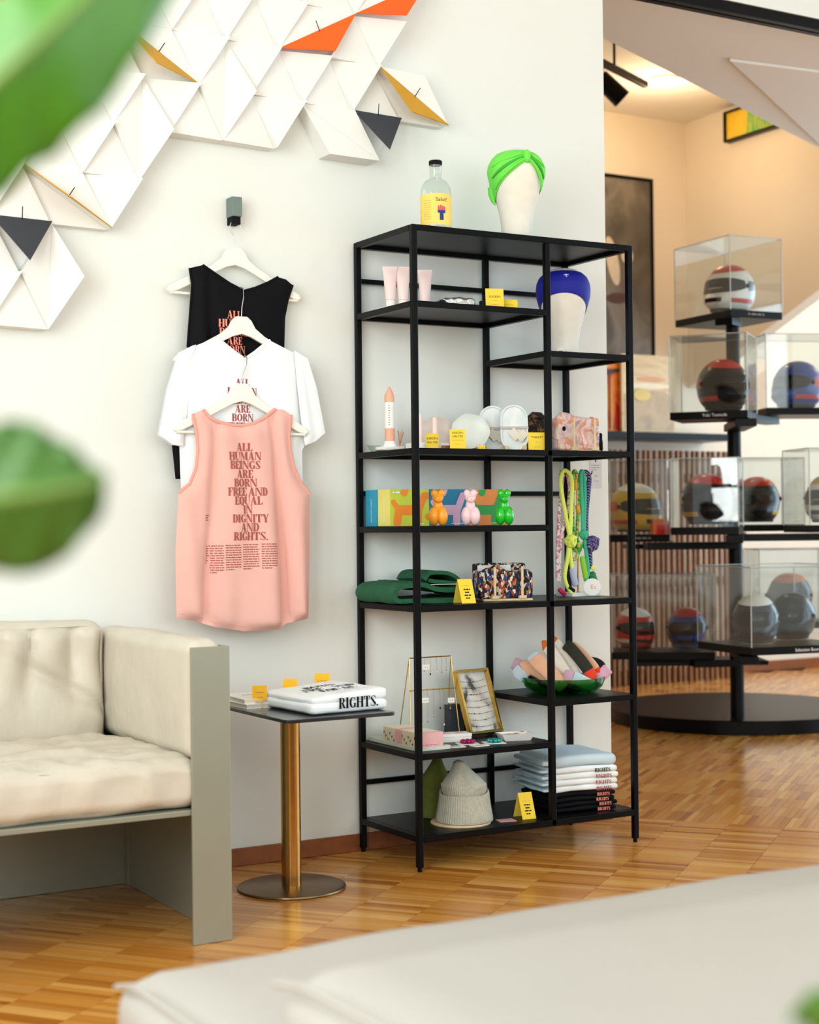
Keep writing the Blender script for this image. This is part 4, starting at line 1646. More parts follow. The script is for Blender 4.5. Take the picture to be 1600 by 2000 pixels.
def tube_thing(loc, rz, label):
    t = thing('cream_tube', label, 'tube', loc, rz, 'blush cream tubes')
    MB().lathe([(0.001, 0), (0.0135, 0), (0.0145, 0.002), (0.015, 0.028), (0.001, 0.028)], 28).build('cap', PINKCAP, t, smooth=40)
    n = 28
    vs, fs = [], []
    prof = [(0.0, 0.0165, 0.0165), (0.02, 0.0175, 0.017), (0.06, 0.020, 0.013), (0.09, 0.0225, 0.006), (0.098, 0.0235, 0.0015), (0.106, 0.0238, 0.0012)]
    for z, rx, ry in prof:
        for j in range(n):
            a = 2 * PI * j / n
            vs.append((rx * math.cos(a), ry * math.sin(a), 0.0285 + z))
    for i in range(len(prof) - 1):
        for j in range(n):
            fs.append((i * n + j, i * n + (j + 1) % n, (i + 1) * n + (j + 1) % n, (i + 1) * n + j))
    fs.append(tuple(range(n - 1, -1, -1)))
    fs.append(tuple((len(prof) - 1) * n + j for j in range(n)))
    MB().add(vs, fs).build('body', PINKTUBE, t, smooth=60)
    bars([(-0.008, 0.010, 0.112), (-0.008, 0.008, 0.104), (-0.006, 0.008, 0.088), (0.002, 0.010, 0.062)], frame_mat((0, -0.0125, 0), (1, 0, 0), (0, 0.14, 1)), ROSE, t, pitch=0.004, h=0.35)
    return t


zA = ZT['A']
tt = thing('flat_tray', 'thin white tray under the blush cream tubes', 'tray', (0.095, -0.13, zA))
MB().xy(round_rect(-0.075, 0.055, -0.07, 0.06, 0.01), 0.0, 0.006).build('plate', CERAMIC, tt, bevel=0.0015)
lip = round_rect(-0.073, 0.053, -0.068, 0.058, 0.01)
MB().tube([(x, y, 0.0075) for x, y in lip], 0.0022, 8, closed=True).build('rim', CERAMIC, tt, smooth=True)
tube_thing((0.055, -0.115, zA + 0.0062), -0.5, 'blush cream tube standing closest to the shelf back corner')
tube_thing((0.093, -0.13, zA + 0.0062), -0.45, 'blush cream tube standing between the two other cream tubes')
tube_thing((0.168, -0.14, zA + 0.0002), -0.55, 'blush cream tube standing alone on the bare shelf board')
ff = thing('foil_packet', 'crumpled silver foil packet lying on a dark sleeve', 'packet', (0.215, -0.255, zA), -0.1)
MB().rbox((0.052, 0.03, 0.012), 0.009, (0, 0, 0.004), 16, (0, 0, 0.0175), 0.006, 40, 5, zmin=0.004).build('pouch', FOIL, ff, smooth=80)
MB().span((-0.06, -0.032, 0), (0.075, 0.03, 0.0035)).build('sleeve', INK, ff)
MB().rbox((0.012, 0.028, 0.008), 0.006, (0, 0, 0), 8, (-0.056, 0, 0.013), 0.004, 50, 9, zmin=0.004).build('fold', BLACKPANEL, ff, smooth=80)


def stand_card(loc, rz, label, rows, w=0.058, h=0.06, mat=YELLOW, lean=0.1, name='price_card', group='yellow cards on the shelf'):
    t = thing(name, label, 'card', loc, rz, group)
    up = Vector((0, math.sin(lean), math.cos(lean)))
    n = Vector((0, -math.cos(lean), math.sin(lean))) * 0.0007
    c4 = [Vector((-w / 2, 0, 0.001)), Vector((w / 2, 0, 0.001)), Vector((w / 2, 0, 0.001)) + up * h, Vector((-w / 2, 0, 0.001)) + up * h]
    MB().add([q - n for q in c4] + [q + n for q in c4], [(0, 1, 2, 3), (7, 6, 5, 4), (0, 4, 5, 1), (1, 5, 6, 2), (2, 6, 7, 3), (3, 7, 4, 0)]).build('card', mat, t)
    for item, v in rows:
        if isinstance(item, str):
            write(item, 0.0095, INK, t, frame_mat(up * v + n * 1.5, (1, 0, 0), up))
        else:
            bars([(item[0], item[1], v)], frame_mat(n * 1.5, (1, 0, 0), up), OCHRE, t, pitch=0.004)
    return t


cb = thing('card_block', 'small black wooden block propping the yellow card below the top shelf', 'block', (0.288, -0.305, zA), -0.3)
MB().span((-0.016, -0.006, 0), (0.016, 0.012, 0.022)).build('block', INK, cb, bevel=0.001)
stand_card((0.312, -0.325, zA), -0.35, 'large square yellow card reading SOCKEN below the top shelf', [('SOCKEN', 0.032), ((-0.008, 0.008), 0.022), ((-0.012, 0.012), 0.009)])
stand_card((0.372, -0.312, zA), -0.3, 'low yellow card half hidden behind the square yellow card', [((-0.022, 0.02), 0.014), ((-0.018, 0.018), 0.006)], w=0.06, h=0.03)

# ---- level C: candle, dishes, shells, plaques, scarf
zC = ZT['C']
cn = thing('taper_candle', 'tall peach candle with white paper sleeve in a round dish', 'candle', (0.045, -0.12, zC + 0.014))
MB().lathe([(0.001, 0.018), (0.0145, 0.018), (0.0155, 0.022), (0.0155, 0.155), (0.0152, 0.162), (0.010, 0.174), (0.0045, 0.186), (0.0012, 0.191), (0.001, 0.191)], 24).build('wax', CANDLE, cn, smooth=50)
MB().lathe([(0.0158, 0.058), (0.0158, 0.140), (0.0156, 0.140), (0.0156, 0.058)], 24).build('sleeve', PAPER, cn, smooth=50)
MB().cyl((0, 0, 0.19), (0.001, 0, 0.204), 0.0008, n=6).build('wick', KRAFT, cn)
MB().lathe([(0.001, 0.0), (0.022, 0.0), (0.023, 0.004), (0.019, 0.010), (0.0175, 0.0178), (0.001, 0.0178)], 24).build('socket', CERAMIC, cn, smooth=50)
bars([(-0.003, 0.003, 0.068 + 0.0075 * i) for i in range(9)], None, GREYINK, cn, pitch=0.005,
     surf=lambda u, v: (0.0161 * math.cos(FACE + u / 0.016), 0.0161 * math.sin(FACE + u / 0.016), v))
dish = thing('oval_dish', 'shallow white dish under the peach candle', 'dish', (0.05, -0.12, zC))
MB().lathe([(0.001, 0.0), (0.04, 0.0), (0.046, 0.004), (0.047, 0.012), (0.044, 0.0135), (0.001, 0.0135)], 40, sx=1.12).build('plate', CERAMIC, dish, smooth=50)
sp = thing('dried_flowers', 'tiny sprig of dried flowers leaning on the peach candle', 'flowers', (0.072, -0.135, zC + 0.0142))
DRY = M('dried_flower', '#b8764a', 0.9, var=0.2)
for k in range(9):
    a = 2 * PI * k / 9
    e = Vector((0.004 + 0.010 * math.cos(a), 0.006 * math.sin(a), 0.048 + 0.006 * math.sin(k * 2.1)))
    MB().tube([(0, 0, 0), e * 0.55, e], [0.0009, 0.0008, 0.0012], 6).build('stalk', DRY, sp)
gd = thing('glass_dish', 'small angular clear glass dish in the back shelf corner', 'dish', (0.022, -0.055, zC))
MB().lathe([(0.012, 0.0), (0.026, 0.022), (0.0245, 0.022), (0.011, 0.002)], 6).build('bowl', CLEAR, gd)
sb = thing('soap_block', 'rectangular white ceramic block behind the front corner post', 'block', (0.135, -0.20, zC), -0.1)
MB().rbox((0.062, 0.03, 0.0115), 0.003, c=(0, 0, 0.0118), n=8).build('block', CERAMIC, sb, smooth=40)
MB().span((-0.045, -0.02, 0.0234), (0.045, 0.02, 0.0246)).build('inlay', PAPER, sb, bevel=0.0005)
pc = thing('pillar_candle', 'short pale pink candle standing on the white ceramic block', 'candle', (0.108, -0.195, zC + 0.0248))
MB().lathe([(0.001, 0), (0.0095, 0), (0.0095, 0.085), (0.008, 0.09), (0.001, 0.0905)], 20).build('wax', PINKTUBE, pc, smooth=40)
MB().cyl((0, 0, 0.0905), (0, 0, 0.099), 0.0007, n=6).build('wick', KRAFT, pc)
pc2 = thing('pillar_candle', 'second slim pink candle nearer the blush shell plate', 'candle', (0.165, -0.195, zC + 0.0248))
MB().lathe([(0.001, 0), (0.0085, 0), (0.0085, 0.075), (0.007, 0.08), (0.001, 0.0805)], 20).build('wax', PINKTUBE, pc2, smooth=40)
MB().cyl((0, 0, 0.0805), (0, 0, 0.088), 0.0007, n=6).build('wick', KRAFT, pc2)


def shell_plate(loc, rz, R_, mat, label, stand=True):
    t = thing('shell_plate', label, 'plate', loc, rz, 'scalloped plates on edge')
    n, m = 64, 8
    tilt = 0.22
    vs, fs = [], []
    for side in (0, 1):
        for i in range(m + 1):
            rr_ = R_ * i / m
            for j in range(n):
                a = 2 * PI * j / n
                e = rr_ * (1 + 0.018 * (i / m) * math.cos(7 * a) + 0.012 * (i / m) * math.cos(3 * a + 1))
                d = 0.012 * (i / m) ** 3 - 0.006 + (0.004 if side else 0)
                x, z = e * math.cos(a), e * math.sin(a) * 0.94
                y = -d
                vs.append((x, y * math.cos(tilt) + (z + R_) * math.sin(tilt), (z + R_ * 0.94) * math.cos(tilt) + 0.006 - (y * 0.2)))
        b = side * (m + 1) * n
        for i in range(m):
            for j in range(n):
                fs.append((b + i * n + j, b + i * n + (j + 1) % n, b + (i + 1) * n + (j + 1) % n, b + (i + 1) * n + j))
    b2 = (m + 1) * n
    for j in range(n):
        fs.append((m * n + j, m * n + (j + 1) % n, b2 + m * n + (j + 1) % n, b2 + m * n + j))
    MB().add(vs, fs).build('plate', mat, t, smooth=60)
    if stand:
        for x in (-0.028, 0.028):
            mb_ = MB().span((x - 0.006, -0.022, 0.0), (x + 0.006, 0.04, 0.006))
            mb_.span((x - 0.006, -0.022, 0.006), (x + 0.006, -0.016, 0.020))
            mb_.build('stand_foot', BRASS, t, bevel=0.0008)
    return t


shell_plate((0.222, -0.115, zC + 0.0002), -0.5, 0.058, SHELLBEIGE, 'blush beige scalloped plate standing on edge behind the candles', False)
shell_plate((0.305, -0.185, zC + 0.0002), -0.5, 0.062, SHELLWHITE, 'pale green white scalloped plate on small brass feet')


def plaque(loc, rz, label):
    t = thing('oval_tray', label, 'tray', loc, rz, 'marbled oval trays on edge')
    tilt = 0.12
    W2, H2 = 0.045, 0.152

    def ring(w, h, cz, n=16):
        out = []
        for i in range(n + 1):
            a = PI * i / n
            out.append((w * math.cos(a), cz + (h / 2 - w) + w * math.sin(a)))
        for i in range(n + 1):
            a = PI + PI * i / n
            out.append((w * math.cos(a), cz - (h / 2 - w) + w * math.sin(a)))
        return out
    rotx = Matrix.Rotation(-tilt, 3, 'X')

    def T3(u, v, w):
        return tuple(rotx @ Vector((u, w, v)))
    MB().prism(ring(W2, H2, H2 / 2), 0.0, 0.008, T3).build('slab', TERRAZZO, t, bevel=0.001)
    outer, inner = ring(W2, H2, H2 / 2), ring(W2 - 0.005, H2 - 0.010, H2 / 2)
    k = len(outer)
    vs = [T3(u, v, -0.006) for u, v in outer] + [T3(u, v, -0.006) for u, v in inner] + [T3(u, v, 0.0) for u, v in outer] + [T3(u, v, -0.0002) for u, v in inner]
    fs = []
    for i in range(k):
        j = (i + 1) % k
        fs += [(i, j, k + j, k + i), (i, 2 * k + i, 2 * k + j, j), (k + i, k + j, 3 * k + j, 3 * k + i)]
    MB().add(vs, fs).build('rim', TERRAZZO, t)
    MB().prism([(-W2 - 0.001, 0.073), (W2 + 0.001, 0.073), (W2 + 0.001, 0.081), (-W2 - 0.001, 0.081)], -0.0075, 0.009, T3).build('ribbon', M('taupe_ribbon', '#c9b9ad', 0.7), t)
    for a, cx, cz in ((0.7, 0.0, 0.055), (-0.75, 0.024, 0.050)):
        c_, s_ = math.cos(a), math.sin(a)
        q = [(-0.013, -0.018), (0.013, -0.018), (0.013, 0.018), (-0.013, 0.018)]
        tg = MB().prism([(cx + x * c_ - y * s_, cz + x * s_ + y * c_) for x, y in q], -0.0086 - 0.001 * (a < 0), -0.0078 - 0.001 * (a < 0), T3).build('tag', KRAFT, t)
    for x in (-0.03, 0.03):
        mb_ = MB().span((x - 0.006, -0.022, 0.0), (x + 0.006, -0.0085, 0.018))
        mb_.build('stand_foot', PALEWOOD, t, bevel=0.0008)
    return t


plaque((0.405, -0.165, zC + 0.0006), -0.42, 'marbled oval tray half hidden behind its twin')
plaque((0.448, -0.225, zC + 0.0006), -0.42, 'marbled oval tray in front of its twin, two paper tags tied on')
bo = thing('card_block', 'small brown block behind the KERZENHALTER card', 'block', (0.17, -0.285, zC), -0.3)
MB().span((-0.03, -0.008, 0), (0.012, 0.008, 0.012)).build('block', OAK, bo, bevel=0.001)
stand_card((0.122, -0.252, zC), -0.3, 'small yellow card leaning at the white ceramic block', [('KERZEN', 0.032), ('HALTER', 0.02)], w=0.04, h=0.05, lean=0.05)
stand_card((0.152 + 0.02, -0.322, zC), -0.35, 'yellow card reading KERZENHALTER in front of the pale scalloped plate', [('KERZEN', 0.047), ('HALTER', 0.036), ((-0.018, 0.018), 0.026), ((-0.006, 0.006), 0.014)], w=0.05, h=0.06)
stand_card((0.272, -0.30, zC), -0.35, 'tiny yellow card at the brass feet of the pale plate', [((-0.008, 0.008), 0.005)], w=0.024, h=0.013)
stand_card((0.466, -0.328, zC), -0.3, 'yellow card reading TABLETT beside the middle front post', [('TABLETT', 0.038), ((-0.004, 0.004), 0.024), ((-0.01, 0.01), 0.010)], w=0.06, h=0.056)
FLORAL = smooth_blend('dark_floral_print', ['#0e0c0e', '#1c1512', '#0e0c0e', '#8a5f30', '#141012'], 55, 0.8)
bgt = thing('floral_pouch', 'dark floral cloth pouch behind the TABLETT card', 'pouch', (0.60, -0.13, zC), -0.4)
MB().rbox((0.055, 0.03, 0.058), 0.025, (0, 0.008, 0.004), 16, (0, 0, 0.0595), 0.010, 26, 2, zmin=0.0005).build('body', FLORAL, bgt, smooth=80)
MB().tube([(-0.03, 0, 0.112), (-0.01, 0, 0.128), (0.012, 0, 0.126), (0.03, 0, 0.112)], [0.009, 0.012, 0.012, 0.009], 10).build('ruffle', FLORAL, bgt, smooth=True)


def scarf_rack(loc, rz, label, half, mat, seed, pegs, hpeg, extra=None, cloth='scarf', clabel=''):
    r = thing('peg_rack', label, 'rack', loc, rz, 'beech peg racks')
    MB().span((-half[0] * 0.9, -half[1] - 0.012, 0), (half[0] * 0.9, half[1] * 0.2, 0.006)).build('base', PALEWOOD, r, bevel=0.001)
    for x in pegs:
        MB().cyl((x, -half[1] - 0.007, 0.006), (x, -half[1] - 0.007, hpeg), 0.0042, n=12).build('peg', PALEWOOD, r, smooth=40)
        MB().span((x - 0.012, -half[1] - 0.016, 0.0061), (x + 0.012, -half[1] + 0.001, 0.016)).build('peg_foot', PALEWOOD, r, bevel=0.001)
    s = thing('folded_' + cloth, clabel, cloth, (loc[0], loc[1], loc[2] + 0.0062), rz)
    hh = half[2]

    def crumple(q, p):
        nv = Vector((q.x * 30, q.y * 30 + seed, q.z * 30))
        e = noise.noise(nv) * 0.006
        if abs(p[1]) > 0.98:
            q.y += math.copysign(e, p[1]) + 0.004 * math.sin(q.x * 60 + q.z * 90)
        if p[2] > 0.98:
            q.z += 2.2 * e + 0.009 * math.sin(q.x * 42 + seed)
        return q
    MB().rbox(half, 0.012, (0, 0.0, 0.004), 26, (0, 0.012, hh), 0.0015, 40, seed, crumple, zmin=0.0005).build('cloth', mat, s, smooth=80)
    return r, s


SILK = smooth_blend('lilac_silk_print', ['#8d6aa0', '#c9a3b4', '#e7cfc4', '#d98a68', '#e6d3d6', '#9a86c4', '#d7b0a6'], 13, 0.55, distortion=1.2)
rk, sc = scarf_rack((0.700, -0.215, zC), -0.28, 'beech peg rack with two dowels holding the lilac scarf', (0.076, 0.035, 0.056), SILK, 3, (-0.022, 0.050), 0.108,
                    cloth='scarf', clabel='lilac, peach and violet silk scarf folded upright in a peg rack')
rod = MB().tube([(-0.015, -0.024, 0.07), (-0.011, -0.027, 0.074)], 0.006, 12)
MB().ell((-0.052, -0.028, 0.072), (0.006, 0.004, 0.008)).build('button', INK, sc, smooth=True)
MB().rbox((0.010, 0.02, 0.03), 0.008, n=8, c=(0.086, 0.02, 0.030), amp=0.003, ns=40).build('dark_corner', BLACKCLOTH, sc, smooth=80)

# ---- level D: printed boxes and balloon animal candles
zD = ZT['D']
BX = dict(blue=M('teal_blue_print', '#2d9bbf', 0.55), deepblue=M('deep_teal_print', '#12789f', 0.55), lime=M('lime_print', '#c3cf3c', 0.55), pale=M('pale_yellow_print', '#eee27a', 0.55), orange=M('orange_print', '#f0861a', 0.55),
          pink=M('lilac_pink_print', '#d9a9c8', 0.55), green=M('leaf_green_print', '#27a046', 0.55), tang=M('tangerine_print', '#ef9040', 0.55), dkor=M('burnt_orange_line', '#d8640c', 0.55))


def gift_box(x0, yf, w, h, d, side, face, figure, label, words):
    t = thing('gift_box', label, 'box', (x0, yf, zD), 0, 'printed candle boxes')
    MB().span((0, 0, 0), (w, d, h)).build('carton', BX[face], t, bevel=0.0008)
    MB().span((-0.0006, 0.001, 0.001), (-0.0001, d - 0.001, h - 0.001)).build('side_panel', BX[side], t)
    write(words, 0.0085, WHITEINK, t, frame_mat((-0.0009, d * 0.45, 0.05), (0, 0, 1), (0, 1, 0)), align='CENTER')
    fig = MB()
    k = 0
    for a, b, r in (((0.025, 0.012), (0.03, 0.045), 0.014), ((0.035, 0.05), (0.10, 0.05), 0.016), ((0.012, 0.075), (0.024, 0.06), 0.009), ((0.10, 0.012), (0.10, 0.045), 0.014),
                    ((0.105, 0.055), (0.118, 0.085), 0.012), ((0.122, 0.095), (0.15, 0.095), 0.011), ((0.05, 0.105), (0.056, 0.12), 0.012), ((0.135, 0.03), (0.15, 0.02), 0.009)):
        pl = clip_rect(capsule(a, b, r), 0.001, w - 0.001, 0.001, h - 0.001)
        if len(pl) > 2:
            y = -0.0003 - 0.00015 * k
            k += 1
            fig.add([(u, y, v) for u, v in pl], [tuple(range(len(pl)))])
    fig.build('figure_print', BX[figure], t)
    bars([(0.008, 0.036, h - 0.013)], frame_mat((0, -0.002, 0), (1, 0, 0), (0, 0, 1)), WHITEINK, t, pitch=0.006, h=0.7)
    bars([(w * 0.55, w * 0.85, 0.006)], frame_mat((0, -0.002, 0), (1, 0, 0), (0, 0, 1)), WHITEINK, t, pitch=0.005)
    return t


gift_box(0.014, -0.088, 0.146, 0.116, 0.075, 'blue', 'blue', 'pink', 'teal blue printed box standing rearmost beside the yellow box', 'BALLOON CANDLE')
gift_box(0.014, -0.172, 0.142, 0.116, 0.078, 'pale', 'lime', 'orange', 'lime yellow printed box with an orange balloon figure', 'BALLOON CANDLE')
gift_box(0.1575, -0.172, 0.145, 0.116, 0.078, 'deepblue', 'deepblue', 'pink', 'deep blue printed box with a lilac balloon figure', 'BALLOON CANDLE')
gift_box(0.304, -0.172, 0.145, 0.116, 0.078, 'tang', 'tang', 'green', 'tangerine printed box with a green balloon figure', 'BALLOON CANDLE')


def balloon(loc, col, rough, label):
    t = thing('figure_candle', label, 'candle', loc, -0.45, 'balloon animal candles')
    m_ = M('wax_' + col.strip('#'), col, rough, var=0.03, Coat_Weight=0.4 if rough < 0.3 else 0.1)
    for s in (-1, 1):
        MB().ell((s * 0.0132, -0.002, 0.029), (0.0168, 0.020, 0.0296)).build('haunch', m_, t, smooth=True)
        MB().ell((s * 0.0098, 0.001, 0.099), (0.0112, 0.010, 0.0135), mat=Matrix.Rotation(s * 0.2, 3, 'Y')).build('ear', m_, t, smooth=True)
    MB().ell((0, 0.004, 0.060), (0.0150, 0.0145, 0.024)).build('torso', m_, t, smooth=True)
    MB().ell((0, 0.0, 0.086), (0.0175, 0.0155, 0.0150)).build('head', m_, t, smooth=True)
    sn = MB().ell((0, -0.012, 0.081), (0.0125, 0.011, 0.0115)).build('snout', m_, t, smooth=True)
    MB().ell((0, -0.0228, 0.083), (0.0026, 0.002, 0.0022), 10, 6).build('knot', m_, sn, smooth=True)
    MB().cyl((0, 0.004, 0.094), (0.001, 0.004, 0.117), 0.0006, n=6).build('wick', KRAFT, t)
    return t


balloon((0.108, -0.305, zD + 0.0004), '#f5a024', 0.35, 'orange balloon animal candle in front of the printed boxes')
balloon((0.226, -0.305, zD + 0.0004), '#f3cfd4', 0.4, 'pale pink balloon animal candle in front of the printed boxes')
balloon((0.352, -0.305, zD + 0.0004), '#1fbf2a', 0.15, 'glossy green balloon animal candle in front of the printed boxes')

# ---- level E, short column: cords on a brass stand
zE = ZT['E']
CY = -0.15


def smooth_path(pts, k=5):
    pts = [Vector(p) for p in pts]
    out = []
    n = len(pts)
    for i in range(n - 1):
        p0, p1, p2, p3 = pts[max(0, i - 1)], pts[i], pts[i + 1], pts[min(n - 1, i + 2)]
        for j in range(k):
            t = j / k
            out.append(0.5 * ((2 * p1) + (-p0 + p2) * t + (2 * p0 - 5 * p1 + 4 * p2 - p3) * t * t + (-p0 + 3 * p1 - 3 * p2 + p3) * t ** 3))
    out.append(pts[-1])
    return out


stn = thing('cord_stand', 'thin brass stand with a crossbar carrying the coloured cords', 'stand', (0.745, CY, zE))
MB().xy(round_rect(-0.055, 0.065, -0.05, 0.05, 0.006), 0, 0.012).build('base', SHELLWHITE, stn, bevel=0.001)
MB().cyl((0.004, 0, 0.012), (0.004, 0, 0.408), 0.003, n=12).build('rod', BRASS, stn, smooth=40)
MB().cyl((-0.068, 0, 0.408), (0.062, 0, 0.408), 0.003, n=12).build('crossbar', BRASS, stn, smooth=40)
for x in (-0.068, 0.062):
    MB().tube([(x, 0, 0.408), (x, -0.006, 0.412), (x, -0.008, 0.420)], 0.0024, 8).build('tip', BRASS, stn, smooth=40)


def cp(x, y, dy=0.0):
    return Vector((0.684 + (x - 1092) * 0.00215, CY + dy, max(zE + 0.006, 1.211 - (y - 925) * 0.001748)))


def cord(label, mat, strands, r, knots=(), extra=()):
    t = thing('cord', label, 'cord', (0, 0, 0), 0, 'coloured cords on the brass stand')
    for s in strands:
        MB().tube(smooth_path(s, 6), r, 10).build('strand', mat, t, smooth=80)
    for c, kr in knots:
        for a in range(3):
            pts = []
            for i in range(14):
                th = 2 * PI * i / 14
                q = Vector((math.cos(th) * kr * 0.7, math.sin(th) * kr * 0.55, 0.4 * kr * math.sin(2 * th)))
                q = Matrix.Rotation(a * 1.05 + 0.4, 3, 'Y') @ Matrix.Rotation(0.5 + a * 0.3, 3, 'X') @ q
                pts.append(c + q)
            MB().tube(pts, r * 1.1, 8, closed=True).build('knot', mat, t, smooth=80)
    for nm, mm, a, b, rr_ in extra:
        MB().tube([a, a + (b - a) * 0.1, a + (b - a) * 0.9, b], [rr_ * 0.6, rr_, rr_, rr_ * 0.6], 12).build(nm, mm, t, smooth=60)
    return t


C_NEON = M('neon_yellow_cord', '#e3f26a', 0.7, var=0.08, vs=300, bump=0.3, bs=500, bdist=0.001)
C_PINK = pattern('pink_white_cord', ['#f2dfe2', '#e3a9bc', '#f0e8e6', '#b77a90'], 160)
C_GREEN = pattern('green_flecked_cord', ['#37b04a', '#8fdc6a', '#1f7d3a', '#d8a24c', '#5ec25a'], 150)
C_TEAL = M('teal_cord', '#37b089', 0.7, var=0.1, vs=300, bump=0.3, bs=500, bdist=0.001)
C_NAVY = striped('navy_lilac_cord', ['#2a1f52', '#2a1f52', '#2a1f52', '#8f82b8'], 60, 'DIAGONAL')
GLV = M('lilac_sleeve', '#b3b7da', 0.7)
LIME = M('lime_sleeve', '#8fc718', 0.6)
DGREEN = M('green_tassel', '#17753c', 0.7, var=0.2, vs=80)
MAGENTA = M('magenta_sleeve', '#cf1f66', 0.6)
MUST = M('mustard_sleeve', '#d29a1c', 0.6)
cord('neon yellow cord looped over the brass crossbar with a big knot', C_NEON,
     [[cp(1101, 1050, -0.020), cp(1092, 1000, -0.020), cp(1085, 945, -0.018), cp(1092, 921, -0.012), cp(1102, 926, -0.016), cp(1106, 945, -0.020), cp(1103, 1000, -0.022), cp(1101, 1050, -0.020)],
      [cp(1100, 1052, -0.020), cp(1094, 1090, -0.024), cp(1088, 1125, -0.026), cp(1096, 1150, -0.03), cp(1107, 1163, -0.03)], [cp(1101, 1052, -0.018), cp(1102, 1085, -0.018), cp(1105, 1108, -0.018)]],
     0.0068, [(cp(1101, 1055, -0.024), 0.024)], [('sleeve', GLV, cp(1105, 1106, -0.018), cp(1111, 1142, -0.018), 0.011), ('clip', INK, cp(1092, 1142, -0.028), cp(1104, 1152, -0.030), 0.009)])
cord('pink and white flecked cord draped behind the neon yellow one', C_PINK,
     [[cp(1083, 1130, 0.0), cp(1084, 1070, 0.0), cp(1088, 1000, 0.0), cp(1093, 950, 0.0), cp(1098, 924, 0.004), cp(1106, 930, 0.004), cp(1108, 960, 0.0), cp(1102, 1000, -0.002), cp(1090, 1045, -0.004), cp(1086, 1090, -0.004), cp(1085, 1135, -0.004)]],
     0.0062, (), [('sleeve', MAGENTA, cp(1083, 1146, -0.006), cp(1094, 1158, -0.010), 0.008)])
cord('green and orange flecked cord tangled on the middle of the crossbar', C_GREEN,
     [[cp(1116, 1065, 0.0), cp(1113, 1010, 0.0), cp(1114, 960, 0.0), cp(1117, 924, 0.004), cp(1123, 927, 0.004), cp(1125, 970, 0.0), cp(1122, 1030, 0.0), cp(1121, 1065, 0.0)],
      [cp(1112, 1000, 0.004), cp(1108, 1035, 0.004), cp(1114, 1060, 0.0), cp(1108, 1085, 0.0), cp(1116, 1090, -0.004), cp(1123, 1075, -0.004)]],
     0.0062, [(cp(1120, 1066, -0.004), 0.021)], [('sleeve', MUST, cp(1115, 936, -0.008), cp(1116, 958, -0.008), 0.009), ('sleeve', MUST, cp(1120, 986, -0.008), cp(1122, 1003, -0.008), 0.008), ('sleeve', LIME, cp(1129, 1085, -0.004), cp(1135, 1130, -0.008), 0.0095)])
cord('plain teal green cord with a small knot', C_TEAL,
     [[cp(1130, 1040, -0.008), cp(1129, 990, -0.008), cp(1128, 945, -0.006), cp(1130, 923, 0.0), cp(1135, 927, 0.0), cp(1135, 970, -0.006), cp(1132, 1040, -0.008), cp(1136, 1080, -0.008), cp(1139, 1115, -0.008), cp(1132, 1132, -0.012)]],
     0.0068, [(cp(1130, 1043, -0.012), 0.015)])
cord('navy and lilac striped cord with a bulky knot and green tassel', C_NAVY,
     [[cp(1140, 1060, 0.0), cp(1139, 1010, 0.0), cp(1144, 960, 0.0), cp(1146, 935, 0.0), cp(1142, 923, 0.004), cp(1137, 928, 0.006), cp(1140, 960, 0.006), cp(1138, 1010, 0.006), cp(1142, 1060, 0.004)],
      [cp(1145, 1065, 0.0), cp(1146, 1090, 0.0), cp(1145, 1110, -0.002)], [cp(1154, 1145, -0.004), cp(1160, 1158, -0.004)]],
     0.0082, [(cp(1150, 1060, -0.004), 0.025), (cp(1143, 1066, -0.004), 0.020)], [('tassel', DGREEN, cp(1146, 1116, -0.004), cp(1155, 1148, -0.006), 0.014)])
ct = cp(1147, 1108, -0.014)
bd = thing('bead_charm', 'round lime bead with a tiny face tied above the green tassel', 'bead', ct)
MB().ell((0, 0, 0), (0.009, 0.006, 0.009)).build('bead', C_NEON, bd, smooth=True)
MB().ell((0.001, -0.0058, 0.001), (0.0012, 0.0006, 0.0012), 8, 6).build('eye', INK, bd)
rt = thing('round_tag', 'round white tag with faint orange letters leaning below the cords', 'tag', (0.752, -0.225, zE), -0.5)
MB().tube([(0, 0.0, 0.031), (0, 0.003, 0.031)], 0.029, 40).build('disc', PAPER, rt, bevel=0.0006)
write('Eu', 0.020, CORAL, rt, frame_mat((0.004, -0.0004, 0.025), (1, 0, 0), (0, 0, 1)))
wl = thing('wall_notice', 'small translucent paper notice stuck to the white wall beside the shelf unit', 'notice', (0.955, WY - 0.0012, 1.215))
MB().span((-0.026, 0, -0.05), (0.026, 0.0008, 0.06)).build('sheet', M('grey_notice_paper', '#d3d2d4', 0.7, var=0.04), wl)
bars([(-0.02, 0.02, 0.03), (-0.02, 0.016, 0.022), (-0.016, 0.004, 0.014), (-0.006, 0.008, -0.008), (-0.008, 0.010, -0.026)], frame_mat((0, -0.0005, 0), (1, 0, 0), (0, 0, 1)), GREYINK, wl, pitch=0.005)
MB().span((-0.002, -0.0008, 0.042), (0.002, -0.0002, 0.050)).build('mark', INK, wl)

